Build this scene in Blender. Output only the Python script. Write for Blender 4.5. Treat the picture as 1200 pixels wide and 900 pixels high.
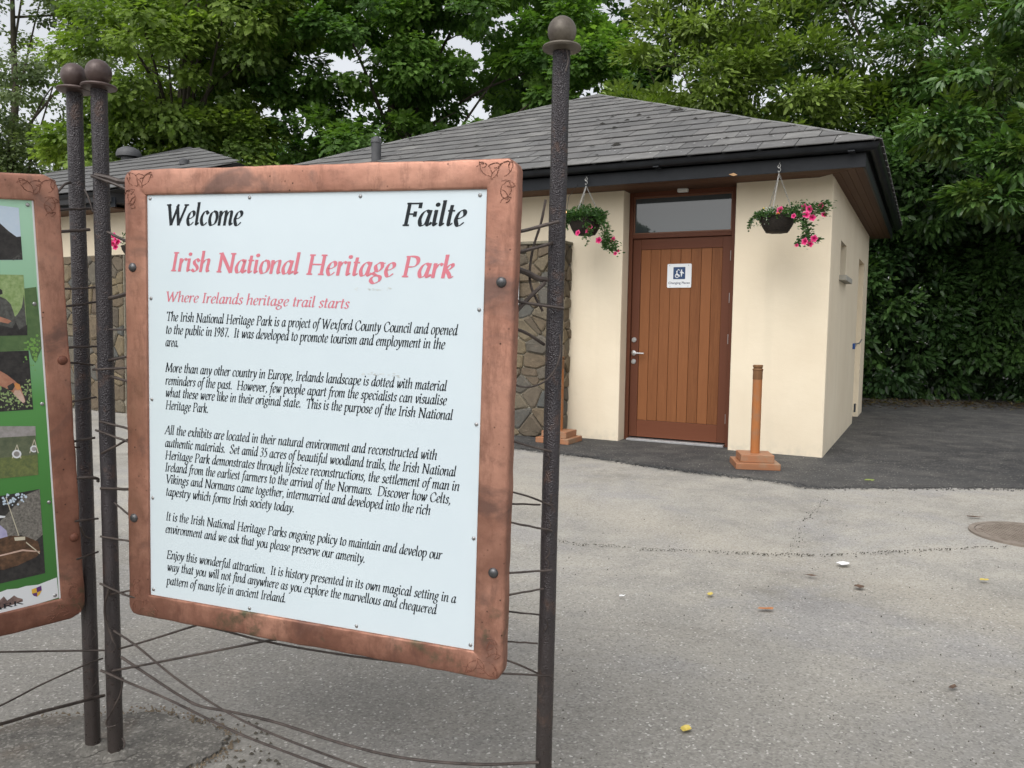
import bpy, math, random
import numpy as np
from mathutils import Vector, Matrix
random.seed(7); rng = np.random.default_rng(11)
S = bpy.context.scene
for o in list(bpy.data.objects): bpy.data.objects.remove(o)

# ---------------------------------------------------------------- camera
FPX = 940.0; EYE = 1.3
PITCH = math.radians(3.95); ROLL = math.radians(0.9)
fwd = np.array([0, math.cos(PITCH), -math.sin(PITCH)])
r0 = np.array([1.0, 0, 0]); u0 = np.cross(r0, fwd)
rgt = math.cos(ROLL)*r0 + math.sin(ROLL)*u0
upv = -math.sin(ROLL)*r0 + math.cos(ROLL)*u0
cam = bpy.data.cameras.new('camera'); camo = bpy.data.objects.new('camera', cam)
S.collection.objects.link(camo); S.camera = camo
cam.sensor_fit = 'HORIZONTAL'; cam.sensor_width = 36; cam.lens = 36*FPX/1200
cam.clip_end = 2000; cam.clip_start = 0.05
M4 = Matrix(((rgt[0], upv[0], -fwd[0], 0), (rgt[1], upv[1], -fwd[1], 0), (rgt[2], upv[2], -fwd[2], EYE), (0, 0, 0, 1)))
camo.matrix_world = M4

# ---------------------------------------------------------------- sky and light
SUN_EL = 52; SUN_AZ = 205         # degrees; azimuth clockwise from +Y
w = bpy.data.worlds.new('World'); S.world = w; w.use_nodes = True
nt = w.node_tree; nt.nodes.clear()
sky = nt.nodes.new('ShaderNodeTexSky'); sky.sky_type = 'NISHITA'; sky.sun_disc = False
sky.sun_elevation = math.radians(SUN_EL); sky.sun_rotation = math.radians(SUN_AZ)
sky.dust_density = 4; sky.air_density = 1.0; sky.ozone_density = 1
hs = nt.nodes.new('ShaderNodeHueSaturation'); hs.inputs['Saturation'].default_value = 0.18
hs.inputs['Value'].default_value = 2.6
cn = nt.nodes.new('ShaderNodeTexNoise'); cn.inputs['Scale'].default_value = 2.2; cn.inputs['Detail'].default_value = 5
cm = nt.nodes.new('ShaderNodeMapRange'); cm.inputs['To Min'].default_value = .8; cm.inputs['To Max'].default_value = 1.2
vm = nt.nodes.new('ShaderNodeVectorMath'); vm.operation = 'SCALE'
tcw = nt.nodes.new('ShaderNodeTexCoord')
bg = nt.nodes.new('ShaderNodeBackground'); bg.inputs['Strength'].default_value = 0.15
wo = nt.nodes.new('ShaderNodeOutputWorld')
nt.links.new(tcw.outputs['Generated'], cn.inputs['Vector'])
nt.links.new(cn.outputs['Fac'], cm.inputs['Value'])
nt.links.new(sky.outputs[0], hs.inputs['Color']); nt.links.new(hs.outputs[0], vm.inputs[0])
nt.links.new(cm.outputs[0], vm.inputs['Scale']); nt.links.new(vm.outputs[0], bg.inputs['Color'])
nt.links.new(bg.outputs[0], wo.inputs[0])
sl = bpy.data.lights.new('sun', 'SUN'); sl.energy = 0.55; sl.angle = math.radians(60); sl.color = (1, .97, .92)
so = bpy.data.objects.new('sun', sl); S.collection.objects.link(so)
az = math.radians(SUN_AZ); el = math.radians(SUN_EL)
sd = Vector((math.sin(az)*math.cos(el), math.cos(az)*math.cos(el), math.sin(el)))
so.rotation_euler = (-sd).to_track_quat('-Z', 'Y').to_euler()
S.view_settings.view_transform = 'Standard'; S.view_settings.look = 'None'
S.view_settings.exposure = -0.70; S.view_settings.gamma = 1
S.render.engine = 'CYCLES'
S.cycles.max_bounces = 6; S.cycles.transparent_max_bounces = 8

# ---------------------------------------------------------------- geometry helpers
O = np.array([0, 0, EYE])
def ray(x, y): return fwd + rgt*(x-600)/FPX + upv*(450-y)/FPX
def gnd(x, y, z=0.0):
    d = ray(x, y); return O + d*((z-EYE)/d[2])
def hitp(x, y, p0, n):
    d = ray(x, y); return O + d*(((np.array(p0)-O)@n)/(d@n))
def atY(x, y, Y):
    d = ray(x, y); return O + d*(Y/d[1])
YAW = math.radians(-27.3)
BC = gnd(963.5, 537)
ex = np.array([math.cos(YAW), math.sin(YAW), 0]); ey = np.array([-math.sin(YAW), math.cos(YAW), 0]); ez = np.array([0, 0, 1.0])
def BL(P): d = np.asarray(P)-BC; return np.array([d@ex, d@ey, d[2]])
def BW(x, y, z): return BC + ex*x + ey*y + ez*z
def front(x, y, yy=0.0): return BL(hitp(x, y, BW(0, yy, 0), ey))

def tag(o, label=None, cat=None, group=None, kind=None):
    if label: o['label'] = label
    if cat: o['category'] = cat
    if group: o['group'] = group
    if kind: o['kind'] = kind
    return o
INV = {}
def thing(name, label, cat, loc=(0, 0, 0), rz=0, group=None):
    o = bpy.data.objects.new(name, None); S.collection.objects.link(o)
    o.empty_display_size = .1
    o.location = loc; o.rotation_euler = (0, 0, rz)
    INV[o.name] = (Matrix.Translation(Vector(loc)) @ Matrix.Rotation(rz, 4, 'Z')).inverted()
    return tag(o, label, cat, group)
def root_of(o):
    while o.parent: o = o.parent
    return o

class G:
    """collects geometry; build() links it as ONE mesh object"""
    def __init__(s): s.v = []; s.f = []
    def add(s, vs, fs):
        b = len(s.v); s.v += [tuple(map(float, v)) for v in vs]; s.f += [tuple(b+i for i in f) for f in fs]; return s
    def box(s, a, b):
        x0, y0, z0 = a; x1, y1, z1 = b
        if x0 > x1: x0, x1 = x1, x0
        if y0 > y1: y0, y1 = y1, y0
        if z0 > z1: z0, z1 = z1, z0
        return s.add([(x0,y0,z0),(x1,y0,z0),(x1,y1,z0),(x0,y1,z0),(x0,y0,z1),(x1,y0,z1),(x1,y1,z1),(x0,y1,z1)],
                     [(0,3,2,1),(4,5,6,7),(0,1,5,4),(1,2,6,5),(2,3,7,6),(3,0,4,7)])
    def tube(s, pts, r, n=8, cap=True):
        P = [Vector(p) for p in pts]; m = len(P)
        R = r if isinstance(r, (list, tuple)) else [r]*m
        vs = []; fs = []
        t0 = (P[1]-P[0]).normalized(); a = t0.orthogonal().normalized()
        for i in range(m):
            t = (P[min(i+1, m-1)]-P[max(i-1, 0)])
            t = t.normalized() if t.length > 1e-9 else t0
            a = (a - t*a.dot(t)); a = a.normalized() if a.length > 1e-6 else t.orthogonal().normalized()
            b = t.cross(a)
            for k in range(n):
                th = 2*math.pi*k/n; vs.append(P[i]+(a*math.cos(th)+b*math.sin(th))*R[i])
        for i in range(m-1):
            for k in range(n):
                fs.append((i*n+k, i*n+(k+1) % n, (i+1)*n+(k+1) % n, (i+1)*n+k))
        if cap: fs.append(tuple(range(n))[::-1]); fs.append(tuple((m-1)*n+k for k in range(n)))
        return s.add(vs, fs)
    def lathe(s, c, prof, n=24, axis=None):
        """prof = [(r,h)...] round axis through c"""
        ax = Vector(axis or (0, 0, 1)).normalized(); a = ax.orthogonal().normalized(); b = ax.cross(a); c = Vector(c)
        vs = []; fs = []
        for r, h in prof:
            for k in range(n):
                th = 2*math.pi*k/n; vs.append(c+ax*h+(a*math.cos(th)+b*math.sin(th))*max(r, 1e-5))
        for i in range(len(prof)-1):
            for k in range(n): fs.append((i*n+k, i*n+(k+1) % n, (i+1)*n+(k+1) % n, (i+1)*n+k))
        return s.add(vs, fs)
    def poly(s, pts): return s.add(pts, [tuple(range(len(pts)))])
    def prism(s, pts, vec):
        n = len(pts); v = np.array(vec, float); A = [np.array(p, float) for p in pts]
        return s.add(A+[p+v for p in A], [tuple(range(n))[::-1], tuple(range(n, 2*n))]+[(i, (i+1) % n, n+(i+1) % n, n+i) for i in range(n)])
    def xf(s, fn): s.v = [tuple(map(float, fn(np.array(v)))) for v in s.v]; return s
    def build(s, name, mat, parent=None, world=False, smooth=False, bevel=0, seg=2, kind=None, fix=True):
        vs = s.v
        if world and parent:
            Mi = INV[root_of(parent).name]; vs = [tuple(Mi @ Vector(v)) for v in vs]
        me = bpy.data.meshes.new(name); me.from_pydata(vs, [], s.f); me.materials.append(mat)
        o = bpy.data.objects.new(name, me); S.collection.objects.link(o)
        if fix:
            import bmesh
            bm = bmesh.new(); bm.from_mesh(me); bmesh.ops.recalc_face_normals(bm, faces=bm.faces); bm.to_mesh(me); bm.free()
        if parent: o.parent = parent
        if bevel:
            m = o.modifiers.new('bevel', 'BEVEL'); m.width = bevel; m.segments = seg; m.limit_method = 'ANGLE'; m.angle_limit = .6
        if smooth:
            me.polygons.foreach_set('use_smooth', [True]*len(me.polygons))
            if smooth != 'all':
                try: me.set_sharp_from_angle(angle=math.radians(40))
                except Exception: pass
        if kind: o['kind'] = kind
        return o

def catmull(P, n=8):
    P = [np.array(p, float) for p in P]; out = []
    if len(P) < 3: 
        return P
    Q = [2*P[0]-P[1]]+P+[2*P[-1]-P[-2]]
    for i in range(1, len(Q)-2):
        for k in range(n):
            t = k/n
            out.append(.5*((2*Q[i])+(-Q[i-1]+Q[i+1])*t+(2*Q[i-1]-5*Q[i]+4*Q[i+1]-Q[i+2])*t*t+(-Q[i-1]+3*Q[i]-3*Q[i+1]+Q[i+2])*t**3))
    out.append(P[-1]); return out

# ---------------------------------------------------------------- materials
def mat(name, col=(.5, .5, .5), rough=.6, metal=0, spec=.5):
    m = bpy.data.materials.new(name); m.use_nodes = True
    b = m.node_tree.nodes['Principled BSDF']
    b.inputs['Base Color'].default_value = (*col, 1); b.inputs['Roughness'].default_value = rough
    b.inputs['Metallic'].default_value = metal; b.inputs['Specular IOR Level'].default_value = .25 if 'black_' in name else spec
    return m
class NT:
    def __init__(s, m): s.m = m; s.t = m.node_tree; s.b = s.t.nodes['Principled BSDF']; s.tc = s.t.nodes.new('ShaderNodeTexCoord')
    def n(s, ty, **kw):
        n = s.t.nodes.new(ty)
        for k, v in kw.items():
            if hasattr(n, k): setattr(n, k, v)
            else: n.inputs[k].default_value = v
        return n
    def l(s, a, b): s.t.links.new(a, b)
    def coord(s, scale=(1, 1, 1), rot=(0, 0, 0), out='Object'):
        mp = s.n('ShaderNodeMapping'); mp.inputs['Scale'].default_value = scale; mp.inputs['Rotation'].default_value = rot
        s.l(s.tc.outputs[out], mp.inputs[0]); return mp.outputs[0]
    def noise(s, sc, det=4, rough=.55, vec=None, dist=0):
        n = s.n('ShaderNodeTexNoise', Scale=sc, Detail=det, Roughness=rough, Distortion=dist)
        s.l(vec if vec is not None else s.tc.outputs['Object'], n.inputs['Vector']); return n.outputs['Fac']
    def vor(s, sc, feat='F1', vec=None, out='Color'):
        n = s.n('ShaderNodeTexVoronoi', Scale=sc); n.feature = feat
        s.l(vec if vec is not None else s.tc.outputs['Object'], n.inputs['Vector']); return n.outputs[out]
    def ramp(s, f, stops):
        r = s.n('ShaderNodeValToRGB'); e = r.color_ramp.elements
        while len(e) < len(stops): e.new(.5)
        for i, (p, c) in enumerate(stops):
            e[i].position = p; e[i].color = (*c, 1) if len(c) == 3 else c
        s.l(f, r.inputs[0]); return r.outputs[0]
    def g(s, f, a, b, lo=0.0, hi=1.0):
        r = s.n('ShaderNodeMapRange'); r.inputs['From Min'].default_value = a; r.inputs['From Max'].default_value = b
        r.inputs['To Min'].default_value = lo; r.inputs['To Max'].default_value = hi; s.l(f, r.inputs['Value']); return r.outputs[0]
    def mix(s, f, a, b, mode='MIX'):
        m = s.n('ShaderNodeMix'); m.data_type = 'RGBA'; m.blend_type = mode
        for sock, v in ((m.inputs[0], f), (m.inputs[6], a), (m.inputs[7], b)):
            if isinstance(v, (int, float)): sock.default_value = v
            elif isinstance(v, tuple): sock.default_value = (*v, 1)
            else: s.l(v, sock)
        return m.outputs[2]
    def math(s, op, a, b=None):
        m = s.n('ShaderNodeMath'); m.operation = op
        for i, v in enumerate((a, b)):
            if v is None: continue
            if isinstance(v, (int, float)): m.inputs[i].default_value = v
            else: s.l(v, m.inputs[i])
        return m.outputs[0]
    def bump(s, h, st=.3, d=.01, prev=None):
        b = s.n('ShaderNodeBump', Strength=st, Distance=d); s.l(h, b.inputs['Height'])
        if prev is not None: s.l(prev, b.inputs['Normal'])
        s.l(b.outputs[0], s.b.inputs['Normal']); return b.outputs[0]
    def base(s, c): s.l(c, s.b.inputs['Base Color'])
    def rough(s, c): s.l(c, s.b.inputs['Roughness'])
    def orand(s):
        i = s.n('ShaderNodeObjectInfo'); return i.outputs['Random']
    def sep(s, v):
        x = s.n('ShaderNodeSeparateXYZ'); s.l(v, x.inputs[0]); return x.outputs

def m_stucco():
    m = mat('cream_render', rough=.9, spec=.2); n = NT(m)
    f = n.noise(1.3, 5); f2 = n.noise(.35, 3)
    c = n.mix(n.g(f, .35, .7), (.72, .625, .475), (.79, .70, .545)); c = n.mix(n.g(f2, .4, .7, 0, .5), c, (.68, .585, .435))
    z = n.sep(n.tc.outputs['Object'])[2]
    st = n.math('MULTIPLY', n.g(z, .16, .0, 0, .6), n.g(n.noise(11, 6), .42, .7)); c = n.mix(st, c, (.50, .46, .37))
    dk = n.noise(3, 6, vec=n.coord((1.5, 1.5, .15))); c = n.mix(n.g(dk, .55, .8, 0, .25), c, (.55, .49, .37))
    n.base(c); b = n.bump(n.noise(90, 5, .7), .35, .004); n.bump(n.noise(14, 4), .35, .006, b)
    return m
def m_wood(name, a, b, c3, sc=1, axis='z', rough=.45, wear=None):
    m = mat(name, rough=rough, spec=.18); n = NT(m)
    s = {'z': (14, 14, .8), 'x': (.8, 14, 14), 'y': (14, .8, 14)}[axis]
    rnd = n.orand(); off = n.n('ShaderNodeVectorMath'); off.operation = 'ADD'
    cmb = n.n('ShaderNodeCombineXYZ'); r10 = n.math('MULTIPLY', rnd, 37.0)
    n.l(r10, cmb.inputs[0]); n.l(r10, cmb.inputs[1]); n.l(r10, cmb.inputs[2])
    n.l(n.coord(tuple(k*sc for k in s)), off.inputs[0]); n.l(cmb.outputs[0], off.inputs[1])
    f = n.noise(1.6, 8, .65, off.outputs[0], 1.2)
    col = n.mix(n.g(f, .3, .7), a, b)
    fine = n.noise(9, 4, .7, off.outputs[0]); col = n.mix(n.g(fine, .45, .75, 0, .6), col, c3)
    col = n.mix(n.g(rnd, 0, 1, 0, .7), col, tuple(k*1.2 for k in b))
    if wear: col = n.mix(n.g(n.noise(7, 6), .5, .7), col, wear)
    n.base(col); n.bump(fine, .15, .002); return m
def m_asphalt(old):
    m = mat('old_asphalt' if old else 'new_asphalt', rough=.85, spec=.25); n = NT(m)
    P = n.tc.outputs['Object']
    chips = n.vor(135 if old else 120, vec=P); cv = n.sep(chips)[0]
    fine = n.noise(160, 3, .8); big = n.noise(.45, 5, .6); mid = n.noise(2.6, 6, .6); patch = n.noise(.22, 2)
    if old:
        xyz = n.sep(P)
        wob = n.math('MULTIPLY', n.math('SUBTRACT', n.noise(.7, 3), .5), 1.6)
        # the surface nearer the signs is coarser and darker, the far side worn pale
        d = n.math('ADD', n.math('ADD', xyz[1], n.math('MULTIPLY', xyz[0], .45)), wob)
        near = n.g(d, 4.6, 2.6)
        c = n.mix(n.g(big, .35, .65), (.285, .272, .243), (.39, .372, .332))
        c = n.mix(n.g(mid, .42, .68, 0, .75), c, (.44, .412, .355))
        c = n.mix(n.g(n.noise(.8, 7, .7, dist=.8), .52, .66, 0, .6), c, (.19, .178, .155)); c = n.mix(n.g(n.noise(5.5, 6, .75), .56, .72, 0, .35), c, (.46, .44, .39))
        c = n.mix(n.g(n.noise(.9, 6, .7, dist=.6), .5, .62, 0, .4), c, (.27, .27, .285))
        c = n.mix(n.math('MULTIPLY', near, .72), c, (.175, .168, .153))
        e = n.math('ABSOLUTE', n.math('ADD', n.math('SUBTRACT', xyz[1], 4.1), n.math('MULTIPLY', n.math('SUBTRACT', xyz[0], 2.0), 1.25)))
        band = n.g(n.math('ADD', e, n.math('MULTIPLY', wob, .35)), .75, .05); c = n.mix(n.math('MULTIPLY', band, .5), c, (.42, .385, .32))
        c = n.mix(n.g(cv, .72, .97, 0, .24), c, (.50, .485, .45)); c = n.mix(n.g(cv, .35, .0, 0, .5), c, (.10, .096, .088))
        c = n.mix(n.g(n.sep(chips)[1], .975, .985, 0, .45), c, (.70, .68, .64))
    else:
        c = n.mix(n.g(big, .35, .65), (.042, .042, .043), (.078, .077, .075))
        c = n.mix(n.g(mid, .45, .72, 0, .8), c, (.125, .12, .11)); c = n.mix(n.g(n.noise(.9, 7, .7, dist=.7), .5, .66, 0, .75), c, (.03, .03, .031))
        c = n.mix(n.g(n.noise(6, 6, .75), .55, .75, 0, .4), c, (.17, .165, .15))
        c = n.mix(n.g(cv, .85, .98, 0, .35), c, (.2, .2, .19)); c = n.mix(n.g(cv, .25, 0, 0, .5), c, (.03, .03, .03))
        c = n.mix(n.g(n.sep(chips)[1], .985, .995, 0, .7), c, (.5, .48, .42))
    n.base(c); b = n.bump(cv, .5, .004); n.bump(fine, .5, .003, b)
    n.rough(n.g(fine, .3, .7, .7, .95)); return m
def m_copper():
    m = mat('weathered_copper', rough=.5, metal=.6, spec=.5); n = NT(m)
    f = n.noise(4, 8, .7, dist=.8); f2 = n.noise(1.6, 5, .65, dist=.4)
    c = n.mix(n.g(f, .3, .7), (.26, .115, .08), (.47, .225, .155))
    c = n.mix(n.g(f2, .42, .6, 0, .7), c, (.56, .30, .215))
    st = n.noise(9, 8, .75, n.coord((1.6, 1, .4))); c = n.mix(n.g(st, .5, .66, 0, .8), c, (.24, .115, .08))
    gr = n.noise(22, 7, .75); c = n.mix(n.g(gr, .52, .7, 0, .45), c, (.17, .09, .07))
    sm = n.noise(3.6, 5, .6, dist=1.4); c = n.mix(n.g(sm, .55, .66, 0, .75), c, (.16, .10, .085))
    z = n.sep(n.tc.outputs['Object'])[2]
    low = n.g(z, 1.3, .55, 0, .65); c = n.mix(n.math('MULTIPLY', low, n.g(n.noise(5, 6, .7), .36, .56)), c, (.15, .062, .042))
    c = n.mix(n.math('MULTIPLY', n.g(z, .66, .54), n.g(n.noise(7, 6, .7), .54, .66)), c, (.11, .10, .06))
    pit = n.vor(48, 'F1', out='Distance'); pm = n.math('MULTIPLY', n.g(pit, .16, .05), n.g(n.noise(6, 3), .5, .6))
    c = n.mix(pm, c, (.05, .025, .02)); n.base(c)
    n.rough(n.g(f, .3, .7, .34, .62))
    b = n.bump(n.noise(7, 4, .5), .55, .010); b = n.bump(n.noise(110, 5, .7), .25, .0015, b); n.bump(pm, -.6, .003, b)
    return m
def m_pole():
    m = mat('hammered_iron', rough=.3, metal=.25, spec=.7); n = NT(m)
    f = n.noise(6, 5); z = n.sep(n.tc.outputs['Object'])[2]
    c = n.mix(n.g(f, .35, .7), (.022, .019, .023), (.042, .034, .037))
    c = n.mix(n.g(n.noise(14, 6, .7), .56, .7, 0, .8), c, (.11, .06, .04))
    c = n.mix(n.g(z, .9, .0, 0, .55), c, (.06, .045, .035))
    n.base(c); h = n.vor(300, 'F1', out='Distance'); b = n.bump(n.math('MULTIPLY', h, n.g(z, .2, 1.7, .3, 1.0)), .9, .0035); n.bump(n.noise(30, 3), .2, .002, b)
    n.rough(n.g(n.noise(60, 3), .35, .65, .25, .5)); return m
def m_simple(name, a, b, sc=6, rough=.6, metal=0, bump=.2, bs=40, spec=.5, stretch=(1, 1, 1)):
    m = mat(name, rough=rough, metal=metal, spec=spec); n = NT(m)
    n.base(n.mix(n.g(n.noise(sc, 6, .65, n.coord(stretch)), .35, .68), a, b)); n.bump(n.noise(bs, 4), bump, .003); return m
def m_rand(name, cols, rough=.8, sc=12, bump=.5, dirt=None, spec=.3):
    """colour differs from piece to piece (stones, slates)"""
    m = mat(name, rough=rough, spec=spec); n = NT(m); r = n.orand()
    k = len(cols); c = n.ramp(r, [(i/(k-1), cols[i]) for i in range(k)])
    f = n.noise(sc, 7, .65); c = n.mix(n.g(f, .3, .75, 0, .6), c, tuple(x*.55 for x in cols[0]))
    c = n.mix(n.g(n.noise(sc*2.3, 5), .58, .75, 0, .5), c, dirt or tuple(min(1, x*1.7) for x in cols[-1]))
    n.base(c); b = n.bump(n.noise(sc*4, 6, .7), bump, .008); return m
def m_leaf(name, rough=.45, trans=.3, spec=.4):
    m = mat(name, rough=rough, spec=spec); t = m.node_tree; b = t.nodes['Principled BSDF']
    a = t.nodes.new('ShaderNodeAttribute'); a.attribute_name = 'tint'
    t.links.new(a.outputs['Color'], b.inputs['Base Color'])
    tr = t.nodes.new('ShaderNodeBsdfTranslucent'); mx = t.nodes.new('ShaderNodeMixShader'); mx.inputs[0].default_value = trans
    gm = t.nodes.new('ShaderNodeMix'); gm.data_type = 'RGBA'; gm.blend_type = 'MULTIPLY'; gm.inputs[0].default_value = 1
    gm.inputs[7].default_value = (1.5, 1.7, .6, 1); t.links.new(a.outputs['Color'], gm.inputs[6]); t.links.new(gm.outputs[2], tr.inputs[0])
    t.links.new(b.outputs[0], mx.inputs[1]); t.links.new(tr.outputs[0], mx.inputs[2])
    t.links.new(mx.outputs[0], t.nodes['Material Output'].inputs[0]); return m

STUCCO = m_stucco()
BOARD = m_wood('door_board', (.15, .055, .021), (.22, .087, .034), (.09, .033, .012))
DFRAME = m_wood('dark_stained_frame', (.075, .026, .014), (.11, .04, .022), (.045, .016, .01))
DRAIL = m_wood('dark_stained_rail', (.10, .034, .018), (.135, .048, .025), (.06, .02, .012), axis='x')
SOFFIT_X = m_wood('soffit_board_x', (.065, .033, .02), (.105, .056, .034), (.035, .018, .011), axis='x', rough=.6)
SOFFIT_Y = m_wood('soffit_board_y', (.065, .033, .02), (.105, .056, .034), (.035, .018, .011), axis='y', rough=.6)
POSTW = m_wood('rope_post_wood', (.24, .085, .028), (.36, .14, .048), (.13, .05, .025), wear=(.27, .16, .10))
POSTB = m_wood('rope_post_base_wood', (.24, .10, .05), (.34, .16, .085), (.15, .07, .04), axis='x', wear=(.30, .20, .13))
ASPH = m_asphalt(True); ASPHN = m_asphalt(False)
COPPER = m_copper(); IRON = m_pole()
ROD = m_simple('rusty_rod_iron', (.03, .022, .019), (.095, .075, .065), 18, .5, .3, .4, 120)
KNOT = m_simple('engraved_line', (.13, .05, .03), (.20, .08, .05), 14, .7)
CAPM = m_simple('mossy_ball_iron', (.075, .06, .048), (.17, .15, .115), 14, .5, .2, .5, 60)
CAPD = m_simple('dark_ball_iron', (.06, .04, .036), (.12, .085, .075), 14, .42, .3, .5, 60)
PANEL = m_simple('white_sign_panel', (.585, .665, .71), (.615, .695, .735), 2.5, .2, 0, .02, 8)
BLACKI = mat('black_print', (.012, .016, .02), .5); PINKI = mat('faded_red_print', (.60, .17, .215), .5)
STEEL = m_simple('stainless_steel', (.45, .45, .45), (.6, .6, .6), 20, .3, .9, .05)
SCREW = m_simple('dull_screw_steel', (.25, .25, .25), (.45, .45, .45), 60, .4, .8, .2)
BOLTM = m_simple('bolt_head', (.07, .07, .072), (.14, .14, .145), 60, .4, .7, .2); RUSTB = m_simple('rusty_bolt_head', (.10, .035, .02), (.17, .06, .035), 60, .7, .1)
SLATE = m_rand('roof_slate', [(.12, .118, .116), (.185, .18, .174), (.145, .144, .142), (.225, .22, .21)], .72, 5, .25, dirt=(.24, .24, .23))
UNDER = mat('roof_underlay', (.03, .03, .032), .9)
GUTTER = m_simple('black_gutter', (.008, .009, .011), (.016, .018, .021), 5, .34, 0, .15, 30, .5, (1, 1, 1))
FASCIA = m_simple('black_fascia', (.007, .009, .012), (.013, .015, .019), 4, .45, 0, .15, 30)
STONE = m_rand('rubble_stone', [(.10, .085, .065), (.17, .13, .085), (.10, .108, .105), (.21, .165, .10), (.13, .10, .075)], .9, 14, .9)
MORTAR = m_simple('lime_mortar', (.20, .18, .14), (.33, .30, .235), 20, .95, 0, .8, 70)
CONC = m_simple('grey_concrete', (.085, .08, .07), (.20, .188, .165), 7, .9, 0, .4, 80)
SILL = m_simple('stone_sill', (.30, .29, .25), (.42, .40, .35), 12, .9, 0, .3, 80)
WHITEP = mat('white_plate', (.72, .74, .76), .35); NAVY = mat('navy_print', (.012, .045, .13), .4)
WHITEPL = mat('white_plastic', (.65, .65, .62), .5)
BLUEP = mat('blue_plastic', (.01, .06, .25), .4)
LEADG = m_simple('grey_vent_plastic', (.05, .052, .055), (.09, .09, .095), 6, .6)
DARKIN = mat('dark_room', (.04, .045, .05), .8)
BARK = m_simple('tree_bark', (.05, .042, .033), (.11, .095, .075), 8, .95, 0, .8, 30, .3, (1, 1, .3))
LEAFM = m_leaf('broad_leaf', .5, .38, .3); LAURELM = m_leaf('laurel_leaf', .36, .28, .5)
GLASS = mat('window_glass', (.05, .06, .065), .05, 0, .8)
gb = GLASS.node_tree.nodes['Principled BSDF']; gb.inputs['Coat Weight'].default_value = .6; gb.inputs['Coat Roughness'].default_value = .02

PADM = mat('mottled_footing', rough=.92, spec=.2); n = NT(PADM)
c = n.mix(n.g(n.noise(3, 7, .7, dist=.6), .35, .65), (.08, .075, .068), (.185, .175, .155)); c = n.mix(n.g(n.noise(9, 7, .75), .5, .68, 0, .7), c, (.24, .225, .20))
c = n.mix(n.g(n.noise(2.1, 5, .6), .52, .66, 0, .7), c, (.13, .10, .075)); cvp = n.sep(n.vor(130))[0]; c = n.mix(n.g(cvp, .75, .97, 0, .35), c, (.42, .40, .36))
c = n.mix(n.g(cvp, .3, 0, 0, .4), c, (.05, .047, .042)); n.base(c); b = n.bump(n.noise(14, 6, .7), .8, .012); n.bump(cvp, .5, .004, b)
# ---------------------------------------------------------------- ground
def sheet(name, pts, z, m, holes=None):
    o = G().poly([(p[0], p[1], z) for p in pts]).build(name, m, fix=False)
    return o
g = G()
NX, NY = 60, 60
xs = np.concatenate([np.linspace(-300, -14, 8), np.linspace(-12, 14, 60), np.linspace(16, 300, 8)])
ys = np.concatenate([np.linspace(-300, -3, 8), np.linspace(-2, 18, 60), np.linspace(20, 400, 8)])
vs = [(x, y, -.012+.009*math.sin(x*.9+1)*math.sin(y*.7)) for y in ys for x in xs]; nx = len(xs)
g.add(vs, [(j*nx+i, j*nx+i+1, (j+1)*nx+i+1, (j+1)*nx+i) for j in range(len(ys)-1) for i in range(nx-1)])
tag(g.build('ground', ASPH, smooth='all', fix=False), kind='structure')
# newer dark asphalt apron along the building and down the side lane
edge = [gnd(*p) for p in [(598, 524), (650, 530), (700, 536), (760, 545), (820, 553), (868, 558), (930, 566), (965, 571), (1100, 571.5), (1200, 572)]]
edge = catmull(edge, 24)
far = [gnd(1500, 566), np.array([26, 14, 0]), np.array([26, 30, 0]), np.array([4.5, 30, 0]), BW(-.2, 5, 0), BW(-.2, .5, 0), BW(-4, .5, 0), BW(-5, -.3, 0)]
pts = []
for i, p in enumerate(edge): pts.append((p[0]+random.uniform(-.008, .008), p[1]+random.uniform(-.028, .028), 0))
apr = G().prism([(p[0], p[1], -.03) for p in pts+[(q[0], q[1], 0) for q in far]], (0, 0, .036)).build('asphalt_apron', ASPHN); tag(apr, kind='structure')
EG = G()
for k in range(2600):
    q = edge[random.randint(0, len(edge)-1)]; dd_ = random.gauss(0, .05); s_ = random.uniform(.003, .011); x_, y_ = q[0]+random.uniform(-.12, .12), q[1]+dd_; a_ = random.uniform(0, 3)
    EG.add([(x_+s_*math.cos(a_+t_), y_+s_*math.sin(a_+t_), .0005) for t_ in (0, 1.3, 2.4, 3.9, 5)]+[(x_, y_, .008)], [(t_, (t_+1) % 5, 5) for t_ in range(5)])
tag(EG.build('loose_asphalt_grit', ASPHN, fix=False), 'loose dark grit strewn along the edge of the new asphalt', 'grit', kind='stuff')
# concrete footing round the twin poles
pad = [(-1.75, 1.9), (-1.05, 1.85), (-1.0, 2.1), (-.93, 2.27), (-.88, 2.38), (-.90, 2.47), (-1.0, 2.53), (-1.1, 2.57), (-1.2, 2.60), (-1.35, 2.57), (-1.6, 2.5)]
pp = catmull([np.array([a, b, 0]) for a, b in pad+pad[:1]], 8)[:-1]
foot = G().prism([(p[0]+random.uniform(-.014, .014), p[1]+random.uniform(-.014, .014), -.02) for p in pp], (0, 0, .021)).build('concrete_footing', PADM); tag(foot, kind='structure')

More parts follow.
